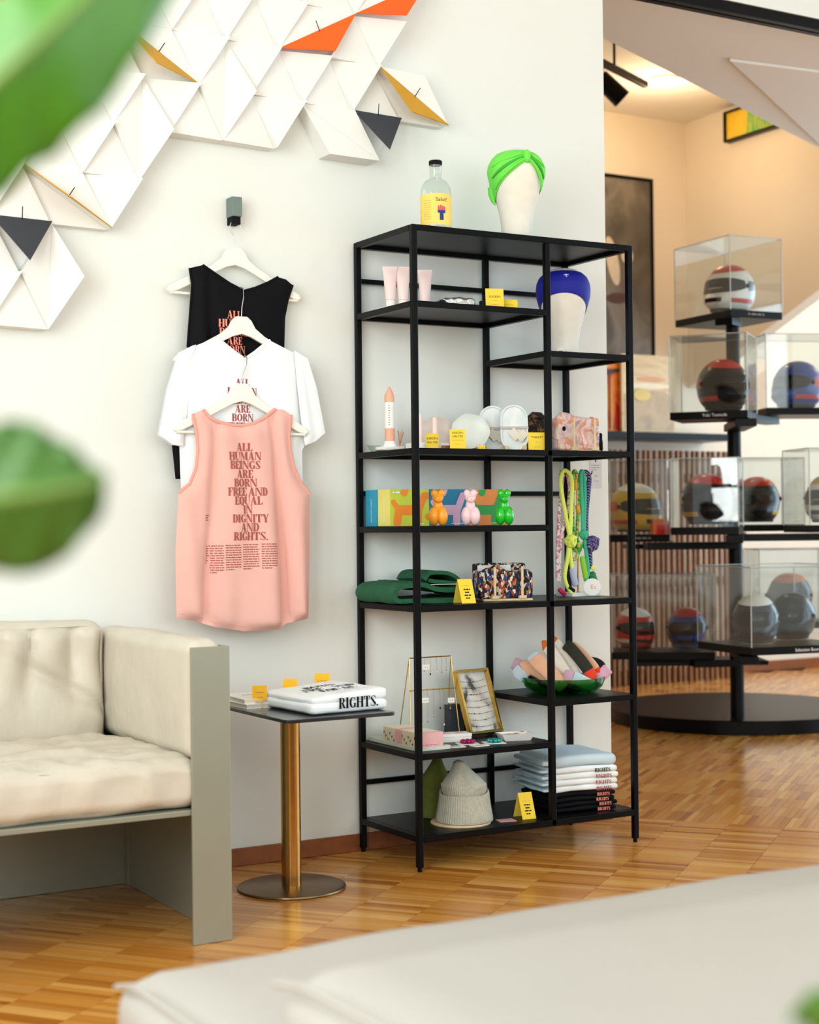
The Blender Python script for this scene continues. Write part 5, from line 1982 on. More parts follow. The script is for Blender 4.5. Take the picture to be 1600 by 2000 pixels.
# ---- level E, wide column: towel, tent card, printed cloth
GREENT = M('bottle_green_terry', '#1f5c3c', 0.95, var=0.12, vs=60, bump=0.8, bs=150, bdist=0.004)
tw = thing('folded_scarf', 'bottle green knitted scarf folded on the shelf, looped end over the edge', 'scarf', (0.0, -0.175, zE))
path = [(0.245, 0.012), (0.18, 0.008), (0.06, 0.008), (0.0, 0.009), (-0.022, 0.016), (-0.028, 0.034), (-0.012, 0.052), (0.03, 0.060), (0.075, 0.058), (0.115, 0.046), (0.165, 0.040), (0.225, 0.044), (0.252, 0.034), (0.262, 0.022)]
pp = [(v.x, v.z) for v in smooth_path([(a, 0, b) for a, b in path], 4)]
MB().ribbon(pp, 0.015, -0.095, 0.145, 14, 0.004, 3).build('lower_fold', GREENT, tw, smooth=80)
path2 = [(0.105, 0.070), (0.125, 0.092), (0.17, 0.094), (0.21, 0.082), (0.236, 0.064), (0.225, 0.056), (0.17, 0.064), (0.12, 0.070)]
pp2 = [(v.x, v.z) for v in smooth_path([(a, 0, b) for a, b in path2], 4)]
MB().ribbon(pp2, 0.012, -0.05, 0.12, 10, 0.004, 8).build('upper_fold', GREENT, tw, smooth=80)
path3 = [(0.215, 0.055), (0.25, 0.060), (0.285, 0.050), (0.30, 0.020), (0.295, 0.008)]
pp3 = [(v.x, v.z) for v in smooth_path([(a, 0, b) for a, b in path3], 4)]
MB().ribbon(pp3, 0.012, -0.02, 0.13, 8, 0.003, 12).build('end_fold', GREENT, tw, smooth=80)
for k in range(10):
    y = -0.085 + k * 0.022
    pts = [(0.028 + 0.008 * i, y, 0.0690 - 0.0000 * i - max(0, i - 4) * 0.0018) for i in range(9)]
    MB().tube(pts, 0.0014, 6).build('rib', GREENT, tw, smooth=True)
MB().span((0.10, -0.098, 0.0575), (0.20, -0.08, 0.0588)).build('paper_band', PAPER, tw)


def tent_card(loc, rz, label, nlines, h=0.074, w=0.048, foot=0.032):
    t = thing('tent_card', label, 'card', loc, rz, 'yellow tent cards')
    for s, nm in ((-1, 'front_leaf'), (1, 'rear_leaf')):
        a = Vector((-w / 2, s * foot, 0.0004))
        b = Vector((w / 2, s * foot, 0.0004))
        c = Vector((w / 2, 0, h))
        d = Vector((-w / 2, 0, h))
        n = Vector((0, s * h, foot)).normalized() * 0.0006
        MB().add([a - n, b - n, c - n, d - n, a + n, b + n, c + n, d + n], [(0, 1, 2, 3), (7, 6, 5, 4), (0, 4, 5, 1), (1, 5, 6, 2), (2, 6, 7, 3), (3, 7, 4, 0)]).build(nm, YELLOW, t)
    up = Vector((0, foot, h)).normalized()
    n = Vector((0, -h, foot)).normalized()
    m_ = frame_mat(Vector((0, -foot, 0)) + n * 0.0012, (1, 0, 0), up)
    bars([(-0.014, 0.012, 0.058)], m_, OCHRE, t, pitch=0.004, h=0.3)
    bars([(-0.010 + 0.003 * (i % 2), 0.012, 0.044 - 0.0095 * i) for i in range(nlines)], m_, INK, t, pitch=0.0048, h=0.85, seed=nlines)
    return t


tent_card((0.196, -0.312, zE), -0.12, 'yellow tent card standing between the green scarf and the printed cloth', 4)
CAMO = pattern('painterly_print', ['#0d1222', '#16302a', '#d6cfc0', '#a33524', '#10183a', '#0d1018', '#e8e2d2', '#c77a3c', '#12201a', '#0b0c14', '#2a468c'], 95, 0.8, (1.6, 1, 0.8), 0.03)
LEOP = pattern('spotted_print', ['#17121a', '#d7c6b6', '#2a1d1c', '#b59a8c', '#120f14'], 130, 0.8, (1, 1, 1), 0.01)
rk2, cl2 = scarf_rack((0.395, -0.235, zE), -0.32, 'beech peg rack with two dowels holding the colourful printed cloth', (0.090, 0.036, 0.044), CAMO, 9, (-0.042, 0.048), 0.108,
                      cloth='cloth', clabel='dark multicoloured printed cloth folded upright in a peg rack')
MB().rbox((0.088, 0.008, 0.055), 0.006, n=14, c=(0.0, 0.062, 0.056), amp=0.002, ns=20, zmin=0.0005).build('spotted_fold', LEOP, cl2, smooth=80)
MB().rbox((0.035, 0.010, 0.034), 0.006, n=10, c=(-0.056, 0.045, 0.046), amp=0.003, ns=30, zmin=0.0005).build('blue_lining', M('royal_blue_lining', '#12178c', 0.7), cl2, smooth=80)
MB().span((-0.075, 0.048, 0.086), (0.035, 0.0535, 0.105)).build('paper_band', PAPER, cl2)

# ---- level F: green bowl of socks
zF = ZT['F']
bw = thing('glass_bowl', 'wide green glass bowl holding rolled socks', 'bowl', (0.662, -0.18, zF))
MB().lathe([(0.06, 0.0), (0.105, 0.004), (0.128, 0.020), (0.136, 0.040), (0.137, 0.052), (0.134, 0.052), (0.132, 0.040), (0.123, 0.022), (0.102, 0.0075), (0.06, 0.004)], 64).build('bowl', GREENGLASS, bw, smooth=60)
BOT = M('bottle_green_base', '#123f22', 0.1, var=0.05)
MB().lathe([(0.001, 0.0), (0.06, 0.0), (0.06, 0.004), (0.001, 0.004)], 48).build('bowl_base', BOT, bw, smooth=30)


def sock(pts, w, mats, label, n=10, flat=0.3, up=(0, 1, 0)):
    """flattened tube along pts; mats = [(upto 0..1, name, material)]"""
    t = thing('sock', label, 'sock', (bw.location.x, bw.location.y, zF), 0, 'socks in the green bowl')
    path = smooth_path(pts, 6)
    L_ = len(path)
    prev = 0
    for upto, nm, mt_ in mats:
        k = max(prev + 2, int(round(upto * (L_ - 1))) + 1)
        seg_ = path[prev:k]
        rs = []
        for i in range(len(seg_)):
            u = (prev + i) / (L_ - 1)
            rs.append(w * (0.85 + 0.15 * sstep(u / 0.12)) * (0.7 + 0.3 * sstep((1 - u) / 0.10)))
        MB().tube(seg_, rs, 14, flat=(up, flat)).build(nm, mt_, t, smooth=80)
        prev = k - 1
    return t


PCH = M('peach_knit', '#efb998', 0.9, var=0.05, vs=60, bump=0.5, bs=260, bstretch=(1, 1, 0.2), bdist=0.002)
ORK = M('orange_knit', '#e0762a', 0.9, var=0.05, vs=60)
CRM = M('cream_knit', '#efe6d8', 0.9, var=0.04, vs=60, bump=0.5, bs=260, bdist=0.002)
OLV = M('dark_olive_knit', '#2f3026', 0.9, var=0.1, vs=60, bump=0.5, bs=260, bdist=0.002)
REDK = M('red_knit', '#ec4526', 0.9, var=0.05)
ICE = M('ice_blue_knit', '#c9dbe6', 0.9, var=0.05)
LIL = M('lilac_pink_knit', '#dcaec4', 0.9, var=0.08)
BLK = M('black_knit', '#17141a', 0.9, var=0.1)
# local axes of the bowl: rv = sideways as seen from the room, tv = toward the room
rv = Vector((0.84, -0.54, 0))
tv = Vector((-0.54, -0.84, 0))


def sp3(a, b, z):
    return rv * a + tv * b + Vector((0, 0, z))


nrm = tuple(tv)
sock([sp3(-0.155, 0.01, 0.050), sp3(-0.115, 0.02, 0.085), sp3(-0.06, 0.03, 0.062), sp3(-0.02, 0.03, 0.022)], 0.028, [(0.25, 'cuff', ICE), (0.9, 'foot', PCH), (1, 'toe', PCH)], 'peach sock with ice blue cuff sticking out at one side of the bowl', up=nrm)
sock([sp3(-0.165, -0.03, 0.095), sp3(-0.13, -0.02, 0.078), sp3(-0.08, -0.01, 0.05), sp3(-0.05, 0.0, 0.022)], 0.022, [(0.3, 'cuff', LIL), (1, 'foot', OLV)], 'dark olive sock with lilac cuff at the far side of the bowl', up=nrm)
sock([sp3(-0.105, 0.035, 0.128), sp3(-0.085, 0.045, 0.105), sp3(-0.04, 0.055, 0.062), sp3(0.0, 0.06, 0.018)], 0.026, [(0.18, 'cuff', ICE), (0.6, 'leg', PCH), (1, 'foot', PCH)], 'plain peach ribbed sock leaning over the front of the bowl', up=nrm)
sock([sp3(-0.068, 0.0, 0.150), sp3(-0.050, 0.005, 0.146), sp3(-0.01, 0.02, 0.09), sp3(0.03, 0.03, 0.024)], 0.021, [(0.3, 'cuff', ORK), (1, 'foot', CRM)], 'cream sock with orange cuff standing upright in the bowl', up=nrm)
sock([sp3(-0.048, -0.03, 0.165), sp3(-0.028, -0.025, 0.160), sp3(0.02, -0.01, 0.1), sp3(0.05, 0.0, 0.024)], 0.021, [(0.35, 'cuff', ORK), (1, 'foot', CRM)], 'cream sock with orange cuff behind its twin, reaching highest', up=nrm)
sock([sp3(0.008, -0.01, 0.158), sp3(0.03, 0.0, 0.140), sp3(0.07, 0.025, 0.09), sp3(0.097, 0.035, 0.045)], 0.020, [(0.78, 'leg', OLV), (1, 'toe', REDK)], 'dark olive ribbed sock with red toe', up=nrm)
sock([sp3(0.028, -0.04, 0.150), sp3(0.055, -0.03, 0.132), sp3(0.095, -0.005, 0.088), sp3(0.118, 0.005, 0.050)], 0.018, [(0.78, 'leg', PCH), (1, 'toe', REDK)], 'peach ribbed sock with red toe', up=nrm)
sock([sp3(0.0, 0.06, 0.060), sp3(0.035, 0.07, 0.052), sp3(0.08, 0.055, 0.028), sp3(0.10, 0.045, 0.022)], 0.022, [(0.3, 'cuff', LIL), (1, 'foot', ICE)], 'ice blue sock lying low at the front of the bowl', up=nrm)
sock([sp3(0.075, -0.04, 0.092), sp3(0.11, -0.045, 0.088), sp3(0.125, -0.04, 0.07), sp3(0.10, -0.03, 0.03)], 0.022, [(1, 'foot', BLK)], 'black sock with a folded corner rising from the bowl', up=nrm)
sock([sp3(0.150, 0.0, 0.078), sp3(0.138, 0.0, 0.066), sp3(0.118, 0.005, 0.048), sp3(0.10, 0.008, 0.03)], 0.020, [(1, 'foot', LIL)], 'striped lilac sock tip hanging over the bowl rim beside the post', up=nrm)

ORD = ['first', 'second', 'third', 'fourth', 'fifth', 'sixth', 'seventh', 'eighth', 'ninth', 'tenth']

# ---- level G: greeting cards, jewellery
zG = ZT['G']
ctr_ = thing('card_tray', 'pale green tray holding rows of small cards along the shelf side', 'tray', (0.072, -0.155, zG))
TRAYM = M('pale_green_tray', '#d9ddcd', 0.6)
MB().span((-0.055, -0.165, 0), (0.062, 0.14, 0.003)).build('floor_plate', TRAYM, ctr_, bevel=0.001)
for a, b in (((-0.055, -0.165), (0.062, -0.162)), ((-0.055, 0.137), (0.062, 0.14)), ((-0.055, -0.162), (-0.052, 0.137)), ((0.059, -0.162), (0.062, 0.137))):
    MB().span((a[0], a[1], 0.003), (b[0], b[1], 0.012)).build('edge', TRAYM, ctr_)
IVORY = M('ivory_card', '#eadfc6', 0.8)
BLUSH = M('blush_card', '#eeb9bb', 0.8)
for g_, (y0_, n_) in enumerate(((-0.150, 9), (-0.035, 9))):
    for k in range(n_):
        pinkc = k in (0, 1) or (g_ == 1 and k in (2,))
        y = y0_ + k * 0.0125
        t = thing('gift_card', 'blush pink card facing out at the front of the card tray' if (g_ == 0 and k == 0) else '%s card, %s from the room in the %s row of the card tray' % ('pink' if pinkc else 'ivory', ORD[k], ('front', 'rear')[g_]),
                  'card', (0.072, -0.155 + y, zG + 0.0034), 0, 'cards in the pale green tray')
        MB().span((-0.042, -0.0045, 0), (0.042, 0.0045, 0.050)).build('card', BLUSH if pinkc else IVORY, t, bevel=0.0006)
        if not pinkc:
            MB().ell((-0.0425, 0, 0.012 + 0.01 * (k % 3)), (0.0005, 0.0025, 0.004), 8, 6).build('mark', INK, t)
        elif k == 0:
            bars([(-0.03, 0.03, 0.012), (-0.02, 0.02, 0.006)], frame_mat((0, -0.0048, 0), (1, 0, 0), (0, 0, 1)), ROSE, t, pitch=0.005)
js = thing('jewellery_stand', 'gold wire ladder stand hung with fine necklaces and earrings', 'stand', (0.205, -0.085, zG))
for s in (-1, 1):
    MB().cyl((s * 0.092, -0.03, 0.0), (s * 0.078, 0.0, 0.262), 0.0018, n=8).build('leg', GOLD, js)
    MB().cyl((s * 0.092, 0.05, 0.0), (s * 0.078, 0.0, 0.262), 0.0016, n=8).build('leg', GOLD, js)
MB().cyl((-0.078, 0, 0.262), (0.078, 0, 0.262), 0.002, n=8).build('crossbar', GOLD, js)
MB().cyl((-0.0865, -0.018, 0.160), (0.0865, -0.018, 0.160), 0.002, n=8).build('crossbar', GOLD, js)
PEARL = M('pearl_bead', '#efe9df', 0.25)
ROSEG = M('rose_gold', '#cf9a7c', 0.3, 1.0)
rj = random.Random(12)
for k in range(14):
    upper = k < 7
    x = -0.062 + 0.0205 * (k % 7) + rj.uniform(-0.004, 0.004)
    y, z0 = (0, 0.262) if upper else (-0.018, 0.160)
    ln = rj.uniform(0.03, 0.06) if upper else rj.uniform(0.06, 0.12)
    nk = thing('necklace', 'fine %s, %s along the %s bar of the gold wire stand' % (('earring', ORD[k % 7], 'upper') if upper else ('chain', ORD[k % 7], 'lower')), 'jewellery', (0.205 + x, -0.085 + y - 0.0035, zG + z0), 0, 'fine jewellery on the wire stand')
    MB().tube([(0, 0.0035, 0.003), (0, 0, 0), (0.001, -0.001, -ln * 0.5), (0, -0.001, -ln)], 0.0006, 6).build('chain', GOLD if k % 2 else ROSEG, nk)
    MB().ell((0, -0.001, -ln), (0.0025, 0.002, 0.004), 10, 8).build('pendant', (PEARL, ROSEG, GOLD, INK)[k % 4], nk, smooth=True)
for k, (x, y, z, lb) in enumerate(((-0.02, -0.008, 0.232, 'white tag on the upper bar of the gold wire stand'), (-0.035, -0.026, 0.128, 'white tag hanging at the lower bar behind the front post'), (0.062, -0.026, 0.122, 'white tag at the lower bar beside the gold frame'))):
    t = thing('price_tag', lb, 'tag', (0.205 + x, -0.085 + y, zG + z), -0.3, 'tags on the wire stand')
    MB().span((-0.011, -0.0005, -0.008), (0.011, 0.0005, 0.008)).build('tag', PAPER, t)
    bars([(-0.006, 0.007, -0.002)], frame_mat((0, -0.0008, 0), (1, 0, 0), (0, 0, 1)), GREYINK, t, pitch=0.004)

fr = thing('bracelet_board', 'gold framed marble print board strung with bracelets, leaning back', 'frame', (0.385, -0.125, zG), 0.16)
MARBLE = smooth_blend('marble_print', ['#2f3032', '#5d5d5c', '#c9c7c2', '#e3e1dc', '#eceae5', '#efeeea', '#e8e6e0', '#efeeea'], 11, 0.5, distortion=0.6)
lean = 0.36
rx = Matrix.Rotation(-lean, 3, 'X')


def F3(u, v, w):
    return tuple(rx @ Vector((u, w, v)) + Vector((0, 0, 0.006)))


Wf, Hf = 0.142, 0.215
for a in ([(-Wf / 2, 0), (Wf / 2, 0), (Wf / 2, 0.008), (-Wf / 2, 0.008)], [(-Wf / 2, Hf - 0.008), (Wf / 2, Hf - 0.008), (Wf / 2, Hf), (-Wf / 2, Hf)],
          [(-Wf / 2, 0.008), (-Wf / 2 + 0.008, 0.008), (-Wf / 2 + 0.008, Hf - 0.008), (-Wf / 2, Hf - 0.008)], [(Wf / 2 - 0.008, 0.008), (Wf / 2, 0.008), (Wf / 2, Hf - 0.008), (Wf / 2 - 0.008, Hf - 0.008)]):
    MB().prism(a, -0.018, 0.004, F3).build('frame_bar', GOLD, fr, bevel=0.0008)
MB().prism([(-Wf / 2 + 0.008, 0.008), (Wf / 2 - 0.008, 0.008), (Wf / 2 - 0.008, Hf - 0.008), (-Wf / 2 + 0.008, Hf - 0.008)], -0.002, 0.003, F3).build('board', MARBLE, fr)
MB().add([F3(-0.02, 0.15, 0.004), F3(0.02, 0.15, 0.004), (0.03, 0.105, 0.001), (-0.03, 0.105, 0.001), F3(-0.02, 0.15, 0.007), F3(0.02, 0.15, 0.007), (0.03, 0.108, 0.001), (-0.03, 0.108, 0.001)],
         [(0, 1, 2, 3), (7, 6, 5, 4), (0, 4, 5, 1), (1, 5, 6, 2), (2, 6, 7, 3), (3, 7, 4, 0)]).build('easel_leg', FARBLACK, fr)
for k in range(8):
    v = 0.030 + 0.0215 * k
    t = thing('bracelet', 'thin beaded bracelet, %s string from the bottom of the marble board' % ORD[k], 'bracelet', fr.location, fr.rotation_euler[2], 'bracelets on the marble board')
    pts = [F3(-0.055 + 0.11 * i / 12, v - 0.006 * math.sin(PI * i / 12), -0.004) for i in range(13)]
    MB().tube(pts, 0.0006, 6).build('string', GREYINK if k % 3 else ROSEG, t)
    for q in range(5):
        u = rj.uniform(-0.04, 0.045)
        MB().ell(F3(u, v - 0.006 * math.sin(PI * (u + 0.055) / 0.11), -0.0052), (0.002, 0.002, 0.002), 8, 6).build('bead', (ROSEG, PEARL, INK, ROSEG, GOLD)[(q + k) % 5], t, smooth=True)
wb = thing('lidded_box', 'flat white jewellery box behind the pink cards', 'box', (0.225, -0.175, zG), -0.2)
MB().span((-0.06, -0.028, 0), (0.06, 0.028, 0.016)).build('box', CERAMIC, wb, bevel=0.001)
MB().span((-0.061, -0.029, 0.0162), (0.061, 0.029, 0.026)).build('lid', PAPER, wb, bevel=0.001)
for s in (-0.03, 0.015):
    MB().span((s, -0.02, 0.0261), (s + 0.025, 0.01, 0.0275)).build('insert', BLUSH, wb)
bk_ = thing('dark_box', 'upright charcoal box between the wire stand and the gold frame', 'box', (0.312, -0.055, zG), 0.1)
MB().span((-0.028, -0.018, 0), (0.028, 0.018, 0.085)).build('box', SLATE, bk_, bevel=0.001)
MB().span((-0.0285, -0.0185, 0.0852), (0.0285, 0.0185, 0.10)).build('lid', SLATE, bk_, bevel=0.001)
wt = thing('jewellery_tray', 'small white angular tray heaped with pink jewellery', 'tray', (0.412, -0.262, zG), -0.25)
MB().add([(-0.042, -0.028, 0), (0.042, -0.028, 0), (0.042, 0.028, 0), (-0.042, 0.028, 0), (-0.055, -0.038, 0.022), (0.055, -0.038, 0.022), (0.055, 0.038, 0.022), (-0.055, 0.038, 0.022),
          (-0.050, -0.033, 0.022), (0.050, -0.033, 0.022), (0.050, 0.033, 0.022), (-0.050, 0.033, 0.022), (-0.042, -0.026, 0.010), (0.042, -0.026, 0.010), (0.042, 0.026, 0.010), (-0.042, 0.026, 0.010)],
         [(3, 2, 1, 0), (0, 1, 5, 4), (1, 2, 6, 5), (2, 3, 7, 6), (3, 0, 4, 7), (4, 5, 9, 8), (5, 6, 10, 9), (6, 7, 11, 10), (7, 4, 8, 11), (8, 9, 13, 12), (9, 10, 14, 13), (10, 11, 15, 14), (11, 8, 12, 15), (12, 13, 14, 15)]).build('tray', CERAMIC, wt)
for k in range(7):
    a = 2 * PI * k / 7
    x, y = 0.412 + 0.030 * math.cos(a), -0.262 + 0.016 * math.sin(a)
    t = thing('ring_card', 'small jewellery card, %s from the bottom of the heap in the angular tray' % ORD[k], 'jewellery', (x, y, zG + 0.0105 + 0.0021 * k), a, 'pink pieces in the angular tray')
    MB().span((-0.014, -0.009, 0), (0.014, 0.009, 0.0015)).build('card', BLUSH if k % 2 else PAPER, t)
    MB().tube([(0.006 * math.cos(2 * PI * i / 10), 0.006 * math.sin(2 * PI * i / 10), 0.0024) for i in range(10)], 0.0008, 6, closed=True).build('ring', ROSEG, t)


def clip_flower(loc, rz, col, label):
    t = thing('hair_clip', label, 'hair clip', loc, rz, 'hair clips on cards')
    mm = M('metallic_' + col.strip('#'), col, 0.22, 0.6, var=0.05)
    MB().xy(round_rect(-0.034, 0.034, -0.03, 0.03, 0.006), 0, 0.0012).build('card', PAPER, t)
    for k in range(8):
        a = 2 * PI * k / 8
        MB().ell((0.017 * math.cos(a), -0.006 + 0.010 * math.sin(a), 0.0085), (0.0085, 0.0065, 0.0065), 14, 10, RZ(a)).build('petal', mm, t, smooth=True)
    MB().ell((0, -0.006, 0.011), (0.006, 0.006, 0.006), 14, 10).build('heart', mm, t, smooth=True)
    bars([(-0.02, 0.02, 0.018), (-0.014, 0.014, 0.012)], frame_mat((0, 0, 0.0015), (1, 0, 0), (0, 1, 0)), GREYINK, t, pitch=0.005)
    return t


clip_flower((0.238, -0.252, zG), -0.3, '#b01568', 'metallic magenta flower hair clip on a white card')
clip_flower((0.318, -0.282, zG), -0.3, '#24a3a3', 'metallic turquoise flower hair clip on a white card')
for k, (x, y, lb) in enumerate(((0.172, -0.292, 'white sticker card with dark print beside the pale green tray'), (0.245, -0.312, 'white sticker card lying in front of the magenta clip'))):
    t = thing('sticker_card', lb, 'card', (x, y, zG), -0.2 + 0.3 * k, 'sticker cards')
    MB().xy(round_rect(-0.028, 0.028, -0.02, 0.02, 0.006), 0, 0.0012).build('card', PAPER, t)
    bars([(-0.02, 0.02, 0.008), (-0.018, 0.012, 0.0), (-0.02, 0.016, -0.008)], frame_mat((0, 0, 0.0015), (1, 0, 0), (0, 1, 0)), INK if k == 0 else RUST, t, pitch=0.006)

# ---- level H: beanies, cards, stack of shirts
zH = ZT['H']


def beanie(loc, R_, H_, mat, label, lean_v, seed):
    t = thing('beanie', label, 'beanie', loc, 0, 'ribbed beanies')
    ribs = 64

    def mod(a, z):
        return 1 + 0.016 * math.cos(a * ribs) + 0.05 * noise.noise(Vector((math.cos(a) * 1.5, math.sin(a) * 1.5, z * 12 + seed)))
    prof = []
    CH = H_ * 0.50
    for i in range(29):
        u = i / 28
        z = CH * 0.7 + (H_ - CH * 0.7) * u
        r = R_ * (0.70 + 0.10 * math.sin(min(1, u / 0.45) * PI * 0.6)) if u < 0.42 else R_ * (0.795 - 0.565 * sstep((u - 0.30) / 0.66))
        if u > 0.90:
            r *= math.sqrt(max(0.01, 1 - ((u - 0.90) / 0.102) ** 2))
        prof.append((max(0.002, r), z))

    def ln(z):
        u = max(0, (z - 0.45 * H_) / (0.55 * H_))
        return (lean_v[0] * u * u, lean_v[1] * u * u)

    def crease(a, z):
        rel = (a - FACE - 0.1 + PI) % (2 * PI) - PI
        u = max(0, min(1, (z - 0.5 * H_) / (0.4 * H_)))
        return mod(a, z) * (1 - 0.20 * math.exp(-(rel / 0.30) ** 2) * math.sin(PI * u) + 0.05 * math.exp(-((abs(rel) - 0.7) / 0.3) ** 2) * math.sin(PI * u))
    MB().lathe(prof, 256, mod=crease, lean=ln).build('crown', mat, t, smooth=80)
    n_ = 256
    vs, fs = [], []
    rows = [(1.0, 0.0), (1.015, 0.05), (0.99, 0.18), (0.95, 0.38), (0.915, 0.6), (0.89, 0.8), (0.875, 0.95), (0.86, 1.0), (0.83, 1.0), (0.79, 0.9)]
    for rr2, uu in rows:
        for q in range(n_):
            a = 2 * PI * q / n_
            rel = (a - FACE + PI) % (2 * PI) - PI
            ht = CH * (0.94 - 0.06 * math.cos(rel * 1.3) + 0.03 * math.sin(3 * a + seed))
            r_ = R_ * rr2 * mod(a, uu * 0.1)
            vs.append((r_ * math.cos(a), r_ * math.sin(a), 0.0008 + ht * uu))
    for i in range(len(rows) - 1):
        for q in range(n_):
            fs.append((i * n_ + q, i * n_ + (q + 1) % n_, (i + 1) * n_ + (q + 1) % n_, (i + 1) * n_ + q))
    MB().add(vs, fs).build('cuff', mat, t, smooth=80)
    return t


GREYK = M('oatmeal_knit', '#b6b5a8', 0.95, var=0.12, vs=120, bump=0.4, bs=300, bdist=0.002)
OLIVEK = M('olive_knit', '#66702a', 0.95, var=0.12, vs=120, bump=0.4, bs=300, bdist=0.002)
beanie((0.212, -0.098, zH), 0.056, 0.200, OLIVEK, 'olive green ribbed beanie standing behind the grey one', (0.010, -0.004), 3)
beanie((0.226, -0.248, zH + 0.0066), 0.088, 0.190, GREYK, 'oatmeal grey ribbed beanie at the front of the bottom shelf', (-0.016, 0.006), 8)
bd_ = thing('cork_mat', 'round beige mat under the oatmeal beanie', 'mat', (0.215, -0.245, zH))
MB().lathe([(0.001, 0), (0.094, 0), (0.095, 0.003), (0.094, 0.006), (0.001, 0.006)], 48).build('disc', PALEWOOD, bd_, smooth=30)
pk_ = thing('gift_card', 'flat pink card lying on the bottom shelf beside the grey beanie', 'card', (0.352, -0.295, zH), -0.2)
MB().xy(round_rect(-0.028, 0.028, -0.022, 0.022, 0.002), 0, 0.0016).build('card', M('dusty_pink_card', '#d3a0a0', 0.8), pk_)
bars([(0.004, 0.02, 0.0)], frame_mat((0, 0, 0.0019), (1, 0, 0), (0, 1, 0)), RUST, pk_, pitch=0.005)
tent_card((0.430, -0.285, zH), -0.12, 'yellow tent card standing on the bottom shelf beside the shirt stack', 4, h=0.080, w=0.048)

stack_z = zH + 0.0003
spec = []
for k in range(4):
    spec.append((BLACKCLOTH, 0.0078, CORAL, 'black folded shirt, number %s from the shelf board in the shirt stack' % ('one', 'two', 'three', 'four')[k], 'RIGHTS'))
for k in range(4):
    spec.append((WHITECLOTH, 0.0098, RUST if k < 3 else INK, ('white folded shirt with rust lettering directly on the black shirts', 'white folded shirt with rust lettering, second above the black shirts', 'white folded shirt with rust lettering, third above the black shirts', 'white folded shirt with black lettering near the top of the stack')[k], 'RIGHTS'))
spec.append((BLUELITCLOTH, 0.018, None, 'folded shirt coloured by bluish light on top of the shirt stack', ''))
for k, (mt_, th, tm, lb, wd) in enumerate(spec):
    jx, jr = 0.004 * math.sin(k * 2.3), 0.03 * math.sin(k * 1.7)
    t = thing('folded_shirt', lb, 'shirt', (0.672 + jx, -0.185, stack_z), -0.16 + jr, 'folded shirts stacked on the bottom shelf')

    def sag(q, p, th=th, k=k):
        q.z += 0.004 * math.cos(p[0] * 1.5)
        q.y += 0.003 * math.sin(q.x * 40 + k)
        return q
    wx = 0.112 + (0.008 if k >= 4 else 0) + 0.003 * math.sin(k * 3.1)
    MB().rbox((wx, 0.128, th), th * 0.92, (0, 0, 0.0), 20, (0, 0, th + 0.0005), 0.0016, 22, k * 3.7, sag, zmin=0.0006).build('cloth', mt_, t, smooth=80)
    if k >= 4:
        MB().rbox((0.022, 0.11, th * 0.45), th * 0.4, (0, 0, 0), 12, (-wx - 0.006, 0.0, th * 0.9), 0.003, 26, k, None).build('sleeve_fold', BLUELITCLOTH, t, smooth=80)  # bluish light along the stack's left side, painted as cloth colour
    if tm:
        zc = th * 0.55
        fat_lines([(wd, 0.062)], th * 1.35, 0.02, lambda u, v, wx=wx: (u, -0.1345 - 0.0012 - 0.003 * math.sin(u * 40) * 0, zc - th * 0.25 + v), tm, t, sx=0.9, zz=0.0)
    stack_z += th * 2 + 0.0004

# ------------------------------------------------------------------ helmet display in the far room
PX, PY = 2.935, 1.515
ds = thing('display_stand', 'black pole stand with round base and ledges carrying the helmet cases', 'display stand', (PX, PY, 0))
MB().lathe([(0.66, 0.0), (0.665, 0.004), (0.665, 0.066), (0.66, 0.07), (0.001, 0.07)], 96, c=(0.34, 0.40, 0)).build('base', FARBLACK, ds, smooth=30)
MB().cyl((0, 0, 0.07), (0, 0, 2.02), 0.034, n=32).build('pole', FARBLACK, ds, smooth=40)

HV = Vector((0.5028, 0.8644, 0))          # the stand is turned about 30 degrees to the long wall
RV = Vector((HV.y, -HV.x, 0))
helmet_n = 0


